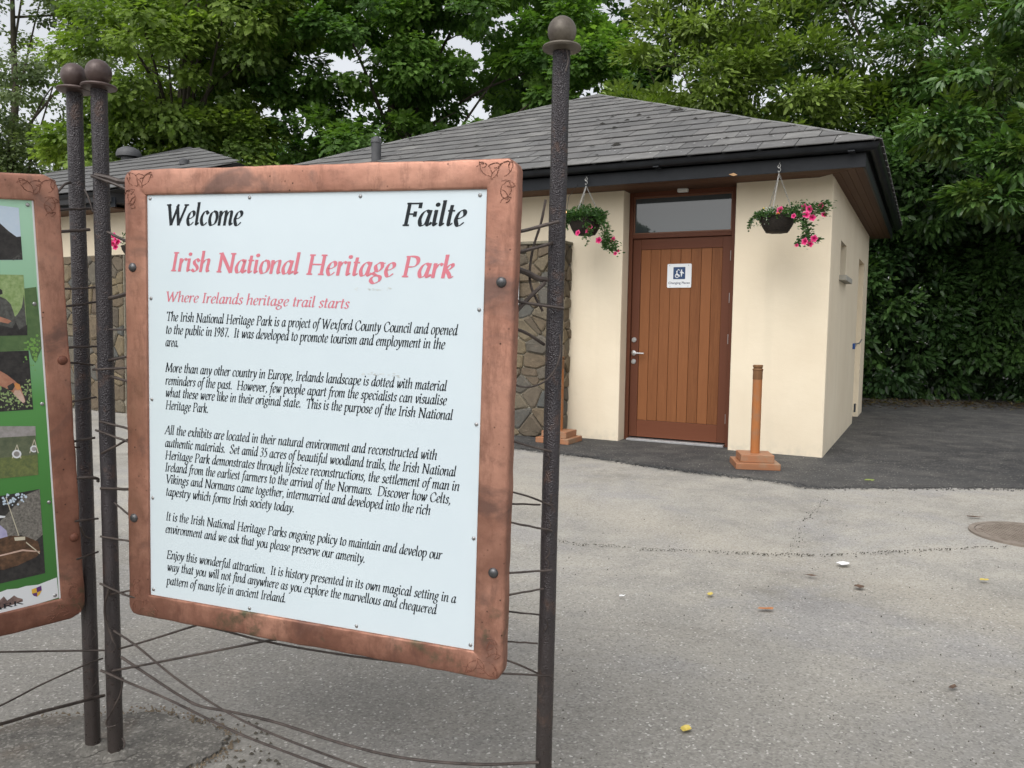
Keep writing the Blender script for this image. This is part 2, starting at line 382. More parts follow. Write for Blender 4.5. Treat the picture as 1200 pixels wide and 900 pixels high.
# manhole cover
t = thing('manhole_cover', 'round rusty brown manhole cover set in the pale asphalt at the right edge', 'manhole cover', (3.43, 5.2, 0))
MH = m_simple('rusty_cast_iron', (.19, .155, .125), (.28, .24, .20), 9, .85, .1, .4, 60)
G().lathe((3.43, 5.2, 0), [(.36, -.02), (.36, .004), (.325, .004), (.325, -.004)], 40).build('frame', MH, t, True)
G().lathe((3.43, 5.2, 0), [(.32, -.02), (.32, .002), (.0, .002)], 40).build('lid', MH, t, True)
gg = G()
for i in range(-10, 11):
    for j in range(-10, 11):
        x, y = i*.028, j*.028
        if x*x+y*y < .29**2: gg.box((3.43+x-.008, 5.2+y-.008, .002), (3.43+x+.008, 5.2+y+.008, .006))
gg.build('tread_stud', MH, t, True, kind='stuff')

# litter and fallen leaves
def leaf_flat(name, px, py, L, W_, m, rz, label, cat, group=None):
    p = gnd(px, py, .004); g = G(); n = 8; top = []
    for k in range(n):
        a = 2*math.pi*k/n; top.append((L*.5*math.cos(a)*(1+.2*math.sin(3*a+px)), W_*.5*math.sin(a), .006+.006*abs(math.cos(a*1.5+px))))
    g.add(top+[(0, 0, .004)], [(i, (i+1) % n, n) for i in range(n)])
    c, s_ = math.cos(rz), math.sin(rz)
    g.xf(lambda v: np.array([p[0]+v[0]*c-v[1]*s_, p[1]+v[0]*s_+v[1]*c, v[2]]))
    o = g.build(name, m); tag(o, label, cat, group)
    me = o.data; me.transform(Matrix.Translation(Vector((-p[0], -p[1], 0)))); o.location = (p[0], p[1], 0); return o
YEL = m_simple('yellow_leaf', (.50, .38, .06), (.6, .48, .14), 60, .6); BRN = m_simple('brown_leaf', (.07, .045, .03), (.14, .08, .05), 60, .7)
ORL = m_simple('orange_leaf', (.36, .13, .05), (.42, .2, .08), 60, .7); PAP = mat('white_paper', (.8, .8, .8), .7); GRL = m_simple('green_leaf', (.14, .22, .04), (.3, .35, .08), 60, .6)
gl = 'leaves fallen on the asphalt'
leaf_flat('fallen_leaf', 804, 855, .045, .035, YEL, .9, 'bright yellow leaf lying nearest the camera on the asphalt', 'leaf', gl)
leaf_flat('fallen_leaf', 832, 697, .05, .03, YEL, 1.0, 'small yellow leaf in the middle of the pale asphalt', 'leaf', gl)
leaf_flat('fallen_leaf', 1153, 680, .05, .035, YEL, .2, 'small yellow leaf below the manhole cover', 'leaf', gl)
leaf_flat('fallen_leaf', 898, 714, .08, .03, ORL, .1, 'orange brown leaf on the asphalt right of the yellow one', 'leaf', gl)
leaf_flat('fallen_leaf', 1007, 688, .06, .05, BRN, .6, 'dark round dead leaf just below the white paper scrap', 'leaf', gl)
leaf_flat('fallen_leaf', 951, 675, .07, .02, BRN, 2.8, 'dark thin dead leaf left of the white paper scrap', 'leaf', gl)
leaf_flat('fallen_leaf', 1142, 606, .12, .03, BRN, 2.9, 'curled brown leaf beside the manhole cover', 'leaf', gl)
leaf_flat('fallen_leaf', 1019, 563, .11, .07, GRL, .5, 'yellow green leaf sprig on the dark asphalt edge', 'leaf', gl)
leaf_flat('fallen_leaf', 1117, 806, .05, .02, BRN, .5, 'tiny dark leaf lying alone at lower right', 'leaf', gl)
leaf_flat('paper_scrap', 988, 661, .085, .06, PAP, .4, 'crumpled white scrap of paper on the asphalt', 'litter')
leaf_flat('paper_scrap', 729, 699, .03, .02, PAP, .4, 'tiny white speck of paper left of the yellow leaf', 'litter')
# moss and grit in the joints of the asphalt
g = G()
def crumb(p, s):
    a = random.uniform(0, 3.14); n = 5; h = s*.25
    vs = [(p[0]+s*random.uniform(.6, 1)*math.cos(a+k*6.283/n)*1.5, p[1]+s*random.uniform(.6, 1)*math.sin(a+k*6.283/n)*.7, -.006) for k in range(n)]
    g.add(vs+[(p[0], p[1], h)], [(k, (k+1) % n, n) for k in range(n)])
def crack(P, w, keep, cr):
    line = catmull([gnd(*q) for q in P], 40); oy = 0
    for a, b in zip(line[:-1], line[1:]):
        oy = oy*.85+random.gauss(0, .006)
        if random.random() < keep:
            w0 = w*random.uniform(.3, 1.2); d = (b-a)/np.linalg.norm(b-a); nn = np.array([-d[1], d[0], 0]); o_ = nn*oy; z = np.array([0, 0, .0042])
            g.add([a+o_-nn*w0*.3+z-[0, 0, .006], a+o_+(b-a)*.5-nn*w0+z, b+o_-nn*w0*.2+z, b+o_+nn*w0*.3+z, a+o_+(b-a)*.5+nn*w0*.8+z, a+o_+nn*w0*.3+z], [(0, 1, 2, 3, 4, 5)])
        for k in range(2):
            if random.random() < cr: crumb((a[0]+random.gauss(0, .015), a[1]+oy+random.gauss(0, .014)), random.uniform(.0015, .006))
crack([(640, 632), (720, 640), (800, 645), (880, 648), (950, 650), (1020, 648), (1090, 644), (1180, 640)], .006, .5, .35)
crack([(968, 584), (955, 598), (943, 612), (934, 630), (925, 650)], .003, .25, .12)
for k in range(240):
    p = gnd(random.uniform(640, 1200), random.uniform(575, 900)); crumb(p, random.uniform(.001, .004))
for k in range(80):
    p = gnd(random.uniform(180, 330), random.uniform(840, 905)); crumb(p, random.uniform(.003, .008))
tag(g.build('moss_and_grit', m_simple('moss_grit', (.05, .045, .035), (.09, .08, .06), 30, .9), fix=False), 'dark moss and grit caught in the cracks of the asphalt', 'moss', kind='stuff')
for (bx_, by_) in ((-1.266, 2.373), (-1.178, 2.336)):
    n_ = 18; q_ = [(.05+random.uniform(-.012, .016), 2*math.pi*k/n_) for k in range(n_)]
    G().add([(bx_+r_*math.cos(a_), by_+r_*math.sin(a_), .003) for r_, a_ in q_]+[(bx_+.030*math.cos(a_), by_+.030*math.sin(a_), .016+random.uniform(-.004, .005)) for r_, a_ in q_]+[(bx_, by_, .012)],
            [(k, (k+1) % n_, n_+(k+1) % n_, n_+k) for k in range(n_)]+[(n_+k, n_+(k+1) % n_, 2*n_) for k in range(n_)]).build('cement_collar', PADM, foot, smooth='all')
# gravelly debris by the footing
g = G()
for k in range(900):
    q = pp[random.randint(0, len(pp)-1)]; p = (q[0]+random.gauss(0, .03), q[1]+random.gauss(0, .03)); crumb(p, random.uniform(.0015, .006))
for k in range(260):
    a = random.uniform(0, 6.28); r = random.gauss(.05, .03); c_ = random.choice([(-1.266, 2.373), (-1.178, 2.336)]); crumb((c_[0]+r*math.cos(a), c_[1]+r*math.sin(a)), random.uniform(.002, .006))
tag(g.build('soil_crumbs', m_simple('soil', (.10, .075, .05), (.2, .16, .11), 30, .9), fix=False), 'brown soil and grit along the edge of the concrete footing', 'soil', kind='stuff')

# ---------------------------------------------------------------- serif italic lettering (own outlines drawn with a broad nib)
GL = {
'a': (34, '~26,38 17,44 8,36 3,18 7,2 14,1 21,10 26,38|~27,44 24,12 26,1 31,3 34,9'),
'b': (32, '0,71 5,72|5,72 5,8|~5,30 12,42 20,44 27,34 27,16 19,2 10,0 5,8'),
'c': (26, '~23,37 17,44 9,40 3,22 7,4 15,0 23,8'),
'd': (34, '~26,38 17,44 8,36 3,18 7,2 14,1 21,10 26,38|22,71 27,72|~27,72 25,12 26,1 31,3 34,9'),
'e': (27, '~4,20 14,22 22,30 22,40 15,44 7,36 3,18 8,2 15,0 24,9'),
'f': (20, '~25,66 19,72 13,66 10,40 7,0 3,-18 -4,-22|1,43 19,43'),
'g': (31, '~15,44 6,34 9,20 16,16 24,28 22,42 15,44|~10,18 3,9 11,3 23,-2 23,-16 10,-24 0,-16 2,-5 12,2|23,41 31,43'),
'h': (34, '0,71 5,72|5,72 5,0|~5,24 12,38 20,44 26,40 25,12 28,1 33,5'),
'i': (15, '0,40 5,44|~5,44 5,12 7,1 13,7|.6,61'),
'j': (14, '0,40 6,44|~6,44 6,0 3,-18 -5,-22|.8,61'),
'k': (31, '0,71 5,72|5,72 5,0|~5,22 14,38 22,44 24,36 16,26 7,22|~10,24 18,13 24,1 31,5'),
'l': (15, '0,71 5,72|~5,72 5,12 7,1 13,7'),
'm': (50, '0,40 5,44|5,44 5,0|~5,24 11,38 18,44 23,40 23,0|~23,24 29,38 36,44 41,39 40,12 43,1 49,6'),
'n': (34, '0,40 5,44|5,44 5,0|~5,24 12,38 20,44 26,40 25,12 28,1 33,5'),
'o': (30, '~15,44 7,38 3,20 7,3 14,0 23,6 27,24 23,40 15,44'),
'p': (33, '0,40 6,44|6,44 6,-24|~6,30 13,42 21,44 28,34 28,16 20,2 11,0 6,8|0,-24 12,-24'),
'q': (33, '~26,38 17,44 8,36 3,18 7,2 14,1 21,10 26,38|27,44 26,-24|20,-24 32,-24'),
'r': (24, '0,40 5,44|5,44 5,0|~5,24 11,38 17,44 23,41'),
's': (23, '~20,37 13,44 6,38 7,28 16,18 18,8 11,0 2,6'),
't': (19, '~8,58 7,12 10,1 17,7|1,43 17,43'),
'u': (34, '0,40 5,44|~5,44 4,12 8,1 15,1 25,18|~26,44 25,12 27,1 33,6'),
'v': (29, '0,40 5,44|~5,44 9,20 12,0|~12,0 22,20 26,38 21,44'),
'w': (44, '0,40 5,44|~5,44 8,20 11,0|~11,0 19,20 23,42|~23,42 24,20 27,0|~27,0 36,20 41,38 36,44'),
'x': (30, '~1,38 7,44 12,30 18,8 24,0 29,6|~27,42 20,34 8,8 2,2'),
'y': (31, '0,40 5,44|~5,44 10,22 14,4|~27,44 22,14 12,-10 2,-22 -4,-20'),
'z': (28, '3,42 25,42|25,42 3,2|3,2 26,2'),
'A': (48, '26,66 0,0|26,66 42,0|9,24 36,24|-4,1 6,1|35,1 48,1'),
'C': (48, '~42,50 37,62 25,66 10,54 5,32 13,6 27,0 40,8 45,18'),
'D': (54, '9,66 9,0|~3,66 24,66 43,58 49,34 41,8 22,0 3,0'),
'E': (42, '9,66 9,0|3,65 36,65|36,66 37,53|9,35 28,35|28,40 28,29|3,1 37,1|36,0 40,14'),
'F': (38, '9,66 9,0|3,65 38,65|38,66 38,53|9,34 28,34|28,40 28,28|2,1 17,1'),
'G': (52, '~43,50 37,62 25,66 10,54 5,32 13,6 27,0 44,6|44,28 44,4|36,28 50,28'),
'H': (56, '10,66 10,0|45,66 45,0|10,34 45,34|3,65 18,65|3,1 18,1|37,65 52,65|37,1 52,1'),
'I': (22, '10,66 10,0|3,65 18,65|3,1 18,1'),
'K': (48, '9,66 9,0|42,66 10,30|18,38 44,0|2,65 17,65|2,1 17,1'),
'L': (40, '9,66 9,0|2,65 17,65|2,1 36,1|36,1 39,14'),
'M': (64, '9,66 6,0|9,66 30,6|30,6 52,66|53,66 55,0|2,65 10,65|0,1 13,1|47,1 62,1|52,65 59,65'),
'N': (56, '9,66 9,0|8,66 45,0|46,66 46,0|1,65 10,65|2,1 16,1|38,65 53,65'),
'P': (40, '9,66 9,0|~3,65 22,66 34,60 36,45 28,34 10,32|2,1 17,1'),
'R': (46, '9,66 9,0|~3,65 22,66 34,60 36,46 28,36 10,34|20,34 42,0|2,1 17,1|38,1 47,1'),
'S': (36, '~31,54 27,64 18,66 9,58 9,46 20,36 30,24 29,8 18,0 7,3 4,14'),
'T': (44, '22,66 22,0|3,65 42,65|3,66 2,54|42,66 43,54|14,1 31,1'),
'V': (46, '3,66 22,0|22,0 43,66|-3,65 10,65|36,65 50,65'),
'W': (70, '4,66 20,0|20,0 37,66|34,60 46,0|46,0 65,66|-3,65 11,65|58,65 72,65'),
'1': (20, '10,64 10,0|3,56 10,65|4,1 17,1'), '9': (31, '~24,50 15,66 5,54 6,36 15,30 24,44|~25,52 24,30 15,8 5,0'),
'8': (31, '~15,66 6,58 8,44 20,34 26,18 15,0 4,14 8,30 21,44 23,58 15,66'),
'7': (30, '4,64 27,64|27,65 12,0'), '3': (28, '~4,58 12,66 21,58 17,42 9,36|~9,36 21,30 23,12 12,0 2,4'),
'5': (29, '10,64 25,65|10,65 8,40|~8,40 20,38 25,20 16,2 3,2'),
'.': (13, '.5,4'), ',': (13, '~6,5 8,-2 2,-11'), ' ': (17, ''),
}
def lettering(text, x0, z0, width, cap, thick=10.5, thin=3.2, shear=.165, nib=28, yoff=-.0008, zend=None):
    """text laid out in the panel's own plane (x right, z up, y = out of the panel)"""
    adv = sum(GL[c][0]+2.5 for c in text)-2.5 + 66*shear*.3
    sx = width/adv; sz = cap/66; g = G(); cx = 0; k = 0; nr = math.radians(nib)
    for c in text:
        a, st = GL[c]
        for s_ in [q for q in st.split('|') if q]:
            k += 1
            if s_[0] == '.':
                px, pz = map(float, s_[1:].split(',')); r = thick*.62
                pts = [(px+r*math.cos(i*.7854), pz+r*math.sin(i*.7854)) for i in range(8)]
                V = [((cx+p+q*shear)*sx, q*sz) for p, q in pts]
                g.add([(x0+p, yoff-k % 7*1.5e-5, z0+q) for p, q in V], [tuple(range(8))]); continue
            sm = s_[0] == '~'; P = [tuple(map(float, q.split(','))) for q in s_.lstrip('~').split()]
            P = catmull([np.array(p) for p in P], 5) if sm else [np.array(p) for p in P]
            n = len(P); L = []; R_ = []
            for i in range(n):
                d = P[min(i+1, n-1)]-P[max(i-1, 0)]; d = d/(np.linalg.norm(d)+1e-9)
                th = math.atan2(d[1], d[0]); wd = max(thin, thick*abs(math.sin(th-nr)))
                pp_ = np.array([-d[1], d[0]])*wd/2
                e = d*(-wd*.2 if i == 0 else (wd*.2 if i == n-1 else 0))
                L.append(P[i]+pp_+e); R_.append(P[i]-pp_+e)
            V = [((cx+p[0]+p[1]*shear)*sx, p[1]*sz) for p in L+R_]
            g.add([(x0+p, yoff-k % 7*1.5e-5, z0+q) for p, q in V], [(i, i+1, n+i+1, n+i) for i in range(n-1)])
        cx += a+2.5
    if zend is not None:
        sl_ = (zend-z0)/width; g.xf(lambda v: np.array([v[0], v[1], v[2]+(v[0]-x0)*sl_]))
    return g

def rot3(y, r, t):
    cy, sy = math.cos(y), math.sin(y); Rz = np.array([[cy, -sy, 0], [sy, cy, 0], [0, 0, 1]])
    cr, sr = math.cos(r), math.sin(r); Ry = np.array([[cr, 0, sr], [0, 1, 0], [-sr, 0, cr]])
    ct, st = math.cos(t), math.sin(t); Rx = np.array([[1, 0, 0], [0, ct, -st], [0, st, ct]])
    return Rz@Rx@Ry

# ---------------------------------------------------------------- copper frame builder (panel plane coordinates)
def copper_frame(ix0, ix1, iz0, iz1, ox0, ox1, oz0, oz1, rad=.042, seed=1):
    """moulded sheet-copper ring: inner rectangle, outer rounded rectangle, soft hammered edges"""
    rr = random.Random(seed); out = []
    def arc(cx, cz, a0):
        return [(cx+rad*math.cos(a0+math.pi/2*k/8), cz+rad*math.sin(a0+math.pi/2*k/8)) for k in range(9)]
    cs = [arc(ox1-rad, oz0+rad, -math.pi/2), arc(ox1-rad, oz1-rad, 0), arc(ox0+rad, oz1-rad, math.pi/2), arc(ox0+rad, oz0+rad, math.pi)]
    for i in range(4):
        out += cs[i]; a = cs[i][-1]; b = cs[(i+1) % 4][0]; n = 44
        out += [(a[0]+(b[0]-a[0])*k/n, a[1]+(b[1]-a[1])*k/n) for k in range(1, n)]
    N = len(out)
    ph = [rr.uniform(0, 6.28) for _ in range(8)]
    def wob(i): 
        t = i/N*6.283; return .0008*math.sin(17*t+ph[0])+.0007*math.sin(41*t+ph[1])+.0005*math.sin(67*t+ph[2])
    sect = [(0, .026), (0, -.003), (.012, -.0075), (.035, -.0100), (.09, -.0115), (.3, -.0122), (.5, -.0125), (.7, -.0122), (.92, -.0118), (.975, -.0108), (1, -.0085), (1, .012)]
    vs = []
    for t, y in sect:
        for i, (x, z) in enumerate(out):
            cxm, czm = (ox0+ox1)/2, (oz0+oz1)/2
            w_ = wob(i)*(1-t); d = math.hypot(x-cxm, z-czm); X = x+(x-cxm)/d*w_; Z = z+(z-czm)/d*w_
            qx = min(max(x, ix0), ix1); qz = min(max(z, iz0), iz1)
            vs.append((X+(qx-X)*t, y+.0005*math.sin(x*61+z*37+t*9)*(.05 < t < .95), Z+(qz-Z)*t))
    m = len(sect)
    fs = [(j*N+i, j*N+(i+1) % N, (j+1)*N+(i+1) % N, (j+1)*N+i) for j in range(m-1) for i in range(N)]
    # closed back
    fs.append(tuple(range(N)))
    return G().add(vs, fs)
def knot(cx, cz, sx, sz, y=-.0125):
    """interlaced leaf-shaped loops engraved in a corner"""
    g = G()
    def loop(c, a, L, Wd, full=1.0):
        pts = []
        for k in range(17):
            t = -1+2*k/16; x = L*t; z = Wd*(1-t*t)
            pts.append((x, z))
        pts2 = [(x, -z) for x, z in reversed(pts)]
        P = pts+pts2[1:int(16*full)+1]
        return [np.array([c[0]+p*math.cos(a)-q*math.sin(a), y, c[1]+p*math.sin(a)+q*math.cos(a)]) for p, q in P]
    for (dx, dz, a, L, Wd, f) in [(-.052, .004, -.85, .024, .010, 1), (-.004, .004, .75, .026, .015, .75), (.0, -.045, 1.3, .022, .013, 1), (.006, -.03, -.3, .018, .007, .6), (-.03, .012, .1, .016, .006, .5), (.0, -.068, .4, .014, .006, .6), (-.028, -.006, .9, .016, .005, 1), (-.004, -.055, -.9, .015, .006, 1), (.010, .010, 1.5, .012, .005, .6), (-.062, .012, .2, .013, .005, .5)]:
        Q = loop((cx+dx*sx, cz+dz*sz), a*sx*sz, L, Wd, f); k0 = 0
        while k0 < len(Q)-2:                 # punched in short strokes
            k1 = min(len(Q)-1, k0+random.randint(2, 4)); g.tube([q+np.array([random.gauss(0, .0005), 0, random.gauss(0, .0005)]) for q in Q[k0:k1+1]], random.uniform(.0006, .0013), 5); k0 = k1+(random.random() < .35)
    return g

SCREW_R = .0042
def dome(g, P, n_, r, h=.5):
    g.lathe(P, [(r, 0), (r*.96, r*h*.35), (r*.75, r*h*.75), (r*.4, r*h*.97), (0, r*h)], 14, axis=n_)

# ---------------------------------------------------------------- main welcome sign
RM = rot3(-.3185, .0222, .0155); OM = np.array([-.547, 2.1, 1.074])
def unw(x, y, Rm_, om_):
    P = hitp(x, y, om_, Rm_[:, 1]); l = Rm_.T@(P-om_); return l[0], l[2]
def toM(v): return OM+RM@v
PB = np.array([-1.178, 2.336, 0]); PR = np.array([.0965, 2.02, 0])
ws = thing('welcome_sign', 'copper framed white welcome board with printed text strung between two iron poles', 'sign', tuple(PB))
# exact angles are refined from the calibrated fit
pan = G().box((-.5, -.0045, -.567), (.5, .006, .567)).xf(toM).build('sign_panel', PANEL, ws, True, bevel=.0015)
g = copper_frame(-.499, .499, -.566, .566, -.5735, .576, -.633, .636, .031, 3).xf(toM)
frm = g.build('copper_frame', COPPER, ws, True, smooth=True)
for sx, sz, cx, cz in ((1, 1, .548, .607), (-1, 1, -.546, .605), (1, -1, .548, -.600), (-1, -1, -.543, -.598)):
    knot(cx, cz, sx, sz).xf(toM).build('knot_engraving', KNOT, frm, True)
LINES = [('Welcome', -.4382, .4856, -.1885, .4838, .054, 1, 12), ('Failte', .2779, .4814, .4454, .4809, .054, 1, 12),
 ('Irish National Heritage Park', -.422, .3606, .419, .3556, .050, 2, 12), ('Where Irelands heritage trail starts', -.44, .2769, .1337, .2732, .0265, 2, 9.5),
 ('The Irish National Heritage Park is a project of Wexford County Council and opened', -.4376, .2234, .4319, .2174, 0, 0, 0),
 ('to the public in 1987.  It was developed to promote tourism and employment in the', -.4399, .1878, .3999, .1822, 0, 0, 0),
 ('area.', -.4411, .1527, -.3959, .1525, 0, 0, 0),
 ('More than any other country in Europe, Irelands landscape is dotted with material', -.4417, .0818, .4072, .0794, 0, 0, 0),
 ('reminders of the past.  However, few people apart from the specialists can visualise', -.4421, .0459, .4081, .0445, 0, 0, 0),
 ('what these were like in their original state.  This is the purpose of the Irish National', -.4424, .0118, .425, .0086, 0, 0, 0),
 ('Heritage Park.', -.4427, -.0234, -.2976, -.0243, 0, 0, 0),
 ('All the exhibits are located in their natural environment and reconstructed with', -.4448, -.0944, .3855, -.0943, 0, 0, 0),
 ('authentic materials.  Set amid 35 acres of beautiful woodland trails, the Irish National', -.4451, -.1302, .4375, -.1312, 0, 0, 0),
 ('Heritage Park demonstrates through lifesize reconstructions, the settlement of man in', -.4454, -.1655, .4476, -.1667, 0, 0, 0),
 ('Ireland from the earliest farmers to the arrival of the Normans.  Discover how Celts,', -.4457, -.1998, .4257, -.2013, 0, 0, 0),
 ('Vikings and Normans came together, intermarried and developed into the rich', -.4431, -.2338, .3714, -.2355, 0, 0, 0),
 ('tapestry which forms Irish society today.', -.4434, -.2694, -.0227, -.2724, 0, 0, 0),
 ('It is the Irish National Heritage Parks ongoing policy to maintain and develop our', -.444, -.3411, .4054, -.3455, 0, 0, 0),
 ('environment and we ask that you please preserve our amenity.', -.4458, -.3772, .1907, -.3824, 0, 0, 0),
 ('Enjoy this wonderful attraction.  It is history presented in its own magical setting in a', -.4423, -.4522, .4468, -.4521, 0, 0, 0),
 ('way that you will not find anywhere as you explore the marvellous and chequered', -.4408, -.4869, .3941, -.4888, 0, 0, 0),
 ('pattern of mans life in ancient Ireland.', -.443, -.5278, -.0473, -.5239, 0, 0, 0)]
for tx, x0, z0, x1, z1, cap, col, th in LINES:
    big = cap > 0
    gl_ = lettering(tx, x0, z0, x1-x0, cap or .0245, (th*.88 if th else 9.4), (3.0 if big else 3.3), zend=z1, yoff=-.0050)
    gl_.xf(toM).build('text_line', PINKI if col == 2 else BLACKI, pan, True, fix=False)
# faint smudges where stickers were scraped off
SMG = m_simple('scraped_residue', (.42, .44, .42), (.64, .70, .72), 40, .6)
for (px, py, wx, wz) in ((438, 339, .05, .004), (449, 439, .055, .004)):
    cx, cz = unw(px, py, RM, OM); g = G()
    for k in range(26):
        a = random.uniform(-1, 1)*wx; b = random.gauss(0, wz*.5); s_ = random.uniform(.001, .003)
        g.add([(cx+a-s_*1.8, -.00475-k*1e-6, cz+b), (cx+a, -.00475-k*1e-6, cz+b-s_*.6), (cx+a+s_*2, -.00475-k*1e-6, cz+b), (cx+a, -.00475-k*1e-6, cz+b+s_*.7)], [(0, 1, 2, 3)])
    g.xf(toM).build('scrape_mark', SMG, pan, True, fix=False)
for px, py in [(177, 233), (293.7, 231.8), (423.4, 230.3), (563.4, 229), (562.3, 363), (559, 497), (556, 630.4), (552, 755), (418.8, 733), (293.7, 712.3), (180.3, 690), (178, 582.8), (177, 467.6), (178, 349.8)]:
    x, z = unw(px, py, RM, OM); x = max(-.489, min(.489, x)); z = max(-.557, min(.557, z)); g = G(); dome(g, toM(np.array([x, -.004, z])), tuple(-RM[:, 1]), .0052, .6)
    g.box((x-.003, -.0078, z-.0006), (x+.003, -.0069, z+.0006)) if False else None
    g.build('screw', SCREW, pan, True, smooth=True)
for px, py in [(159.4, 313.6), (160.9, 605.8), (589.5, 331), (580, 669.6)]:
    x, z = unw(px, py, RM, OM); g = G(); dome(g, toM(np.array([x, -.010, z])), tuple(-RM[:, 1]), .0135, .75); g.build('bolt', BOLTM, frm, True, smooth=True)

# poles ------------------------------------------------------------------
def pole(root, P, capmat, r=.0252, h=1.955, seed=0, top=None):
    g = G(); n = 26; rr = random.Random(seed)
    T = np.array(top if top is not None else P); 
    pts = [P+(T-P)*(i/n)+np.array([rr.uniform(-.0006, .0006), rr.uniform(-.0006, .0006), h*i/n-.03*(i == 0)]) for i in range(n+1)]
    g.tube(pts, [r*(1+rr.uniform(-.012, .012)) for _ in pts], 20)
    p = g.build('pole', IRON, root, True, smooth=True)
    q = T+np.array([0, 0, h])
    G().lathe(q, [(.001, -.004), (.026, -.006), (.046, -.001), (.0485, .003), (.046, .007), (.030, .012), (.001, .013)], 28).build('collar', capmat, p, True, smooth=True)
    R_ = .0355; c = q+np.array([0, 0, .012+R_*.86])
    G().lathe(c, [(R_*math.sin(math.pi*k/16), -R_*math.cos(math.pi*k/16)*(1.03)) for k in range(17)], 28).build('ball_finial', capmat, p, True, smooth='all')
    return p
pb = pole(ws, PB, CAPD, r=.0219, seed=1, top=PB+np.array([-.012, 0, 0]), h=1.965)
pr = pole(ws, PR, CAPM, r=.0214, seed=2, top=PR+np.array([.0125, 0, 0]), h=1.985)
def curl(px, py, Y, sc, root, seed):
    rr = random.Random(seed); c = atY(px, py, Y); pts = []
    for k in range(22):
        t = k/21; a = t*5.2+rr.random()*.1; s_ = sc*(1-.55*t)
        pts.append(c+np.array([math.sin(a)*s_*.55, 0, sc*(1-2*t)+math.cos(a)*s_*.35]))
    G().tube(pts, .0013, 5).build('weld_curl', ROD, root, True, smooth=True)
def rodW(root, P, th, Ys, name='rod', off=0):
    """iron rod through image-measured points, lying at the real distance of what it is welded to"""
    n = len(P); W3 = [atY(px, py, (Ys(px) if callable(Ys) else Ys[0]+(Ys[1]-Ys[0])*i/(n-1))+off) for i, (px, py) in enumerate(P)]
    d = np.mean([w[1] for w in W3]); r = max(.0022, th*1.15*d/FPX/2)
    C_ = catmull(W3, 8) if n > 2 else [W3[0]+(W3[1]-W3[0])*k/6+np.array([0, 0, random.uniform(-.0008, .0008)*(0 < k < 6)]) for k in range(7)]
    rs = [r*(1+random.uniform(-.07, .07)) for _ in C_]
    return G().tube(C_, rs, 8).build(name, ROD, root, True, smooth=True)
fr = 1.975; pe = 1.985; pe2 = 2.045
for P, th, Y in [
 ([(601, 274), (655, 259.6)], 3.6, (1.95, 1.975)), ([(600, 298), (638.7, 287.3), (649, 284)], 3.4, (1.96, 2.01)),
 ([(639.5, 234), (634, 261), (625, 290), (621, 315), (622.7, 337), (636, 365)], 2.6, (1.995, 1.995)),
 ([(600, 314), (616, 319), (630, 326), (640, 328)], 6, (1.96, 2.0)), ([(599, 371), (606, 364), (622, 347), (639, 331)], 4.2, (1.96, 1.99)),
 ([(598, 350), (616, 355), (661, 361.5)], 3, (1.955, 1.99)), ([(598, 383), (618, 391), (638, 404)], 3.3, (1.96, 2.01)),
 ([(598, 438), (601.5, 448), (610, 453), (626, 452.5), (642, 444), (653, 428), (657, 410), (656, 392)], 2.0, (1.945, 1.99)),
 ([(594, 514.5), (618, 522), (646, 529)], 2.2, (1.95, 1.99)), ([(594, 575), (620, 582), (645, 592)], 2.0, (1.95, 1.99)),
 ([(592, 590), (633, 591.5)], 2.0, (1.95, 2.0)), ([(592, 611), (647, 622)], 2.2, (1.95, 1.988)),
 ([(590, 672), (647, 668)], 2.3, (1.95, 1.988)), ([(588, 698.5), (637, 690)], 2.2, (1.95, 1.995)),
 ([(588, 716), (632, 720.5)], 1.9, (1.95, 2.0)), ([(587, 751.5), (630, 754)], 2.0, (1.95, 2.0)),
 ([(586, 771), (608, 779), (630, 789)], 2.2, (1.95, 1.995)), ([(580, 788.5), (644, 792)], 2.2, (1.95, 1.99))]:
    rodW(ws, P, th, Y)
YB = 2.305; YL = 2.275
for P, th, Y in [
 ([(107.3, 206), (118, 210), (135, 216), (158, 226)], 3.0, (2.30, 2.26)), ([(112, 205.5), (128, 209), (142, 213), (160, 213.5)], 5.5, (2.315, 2.29)),
 ([(126, 272), (156, 286.5)], 3, (2.31, YL)), ([(128, 349.5), (158, 342.5)], 4.2, (2.32, YL)), ([(128, 386), (158, 386.8)], 2, (2.31, YL)),
 ([(128, 422.5), (158, 416)], 3, (2.32, YL)), ([(109, 433), (158, 430.8)], 2.6, (2.30, YL)), ([(130, 441), (158, 450)], 3, (2.31, YL)),
 ([(117, 494), (158, 504)], 2.4, (2.302, YL)), ([(112, 504), (158, 520.5)], 2.4, (2.30, YL)), ([(119, 531.5), (158, 511)], 2.4, (2.302, YL)),
 ([(118, 572.3), (158, 573.6)], 3, (2.302, YL)), ([(134, 589), (159, 610)], 2, (2.31, YL)), ([(118, 628.6), (159, 635.5)], 2.2, (2.302, YL)),
 ([(117, 683.7), (135, 692), (147, 697.2), (160, 700.5)], 2.4, (2.302, YL)), ([(128, 697), (160, 690.5)], 2, (2.308, YL))]:
    rodW(ws, P, th, Y)
lin = lambda px: 2.315+(1.985-2.315)*(px-136)/(640-136)
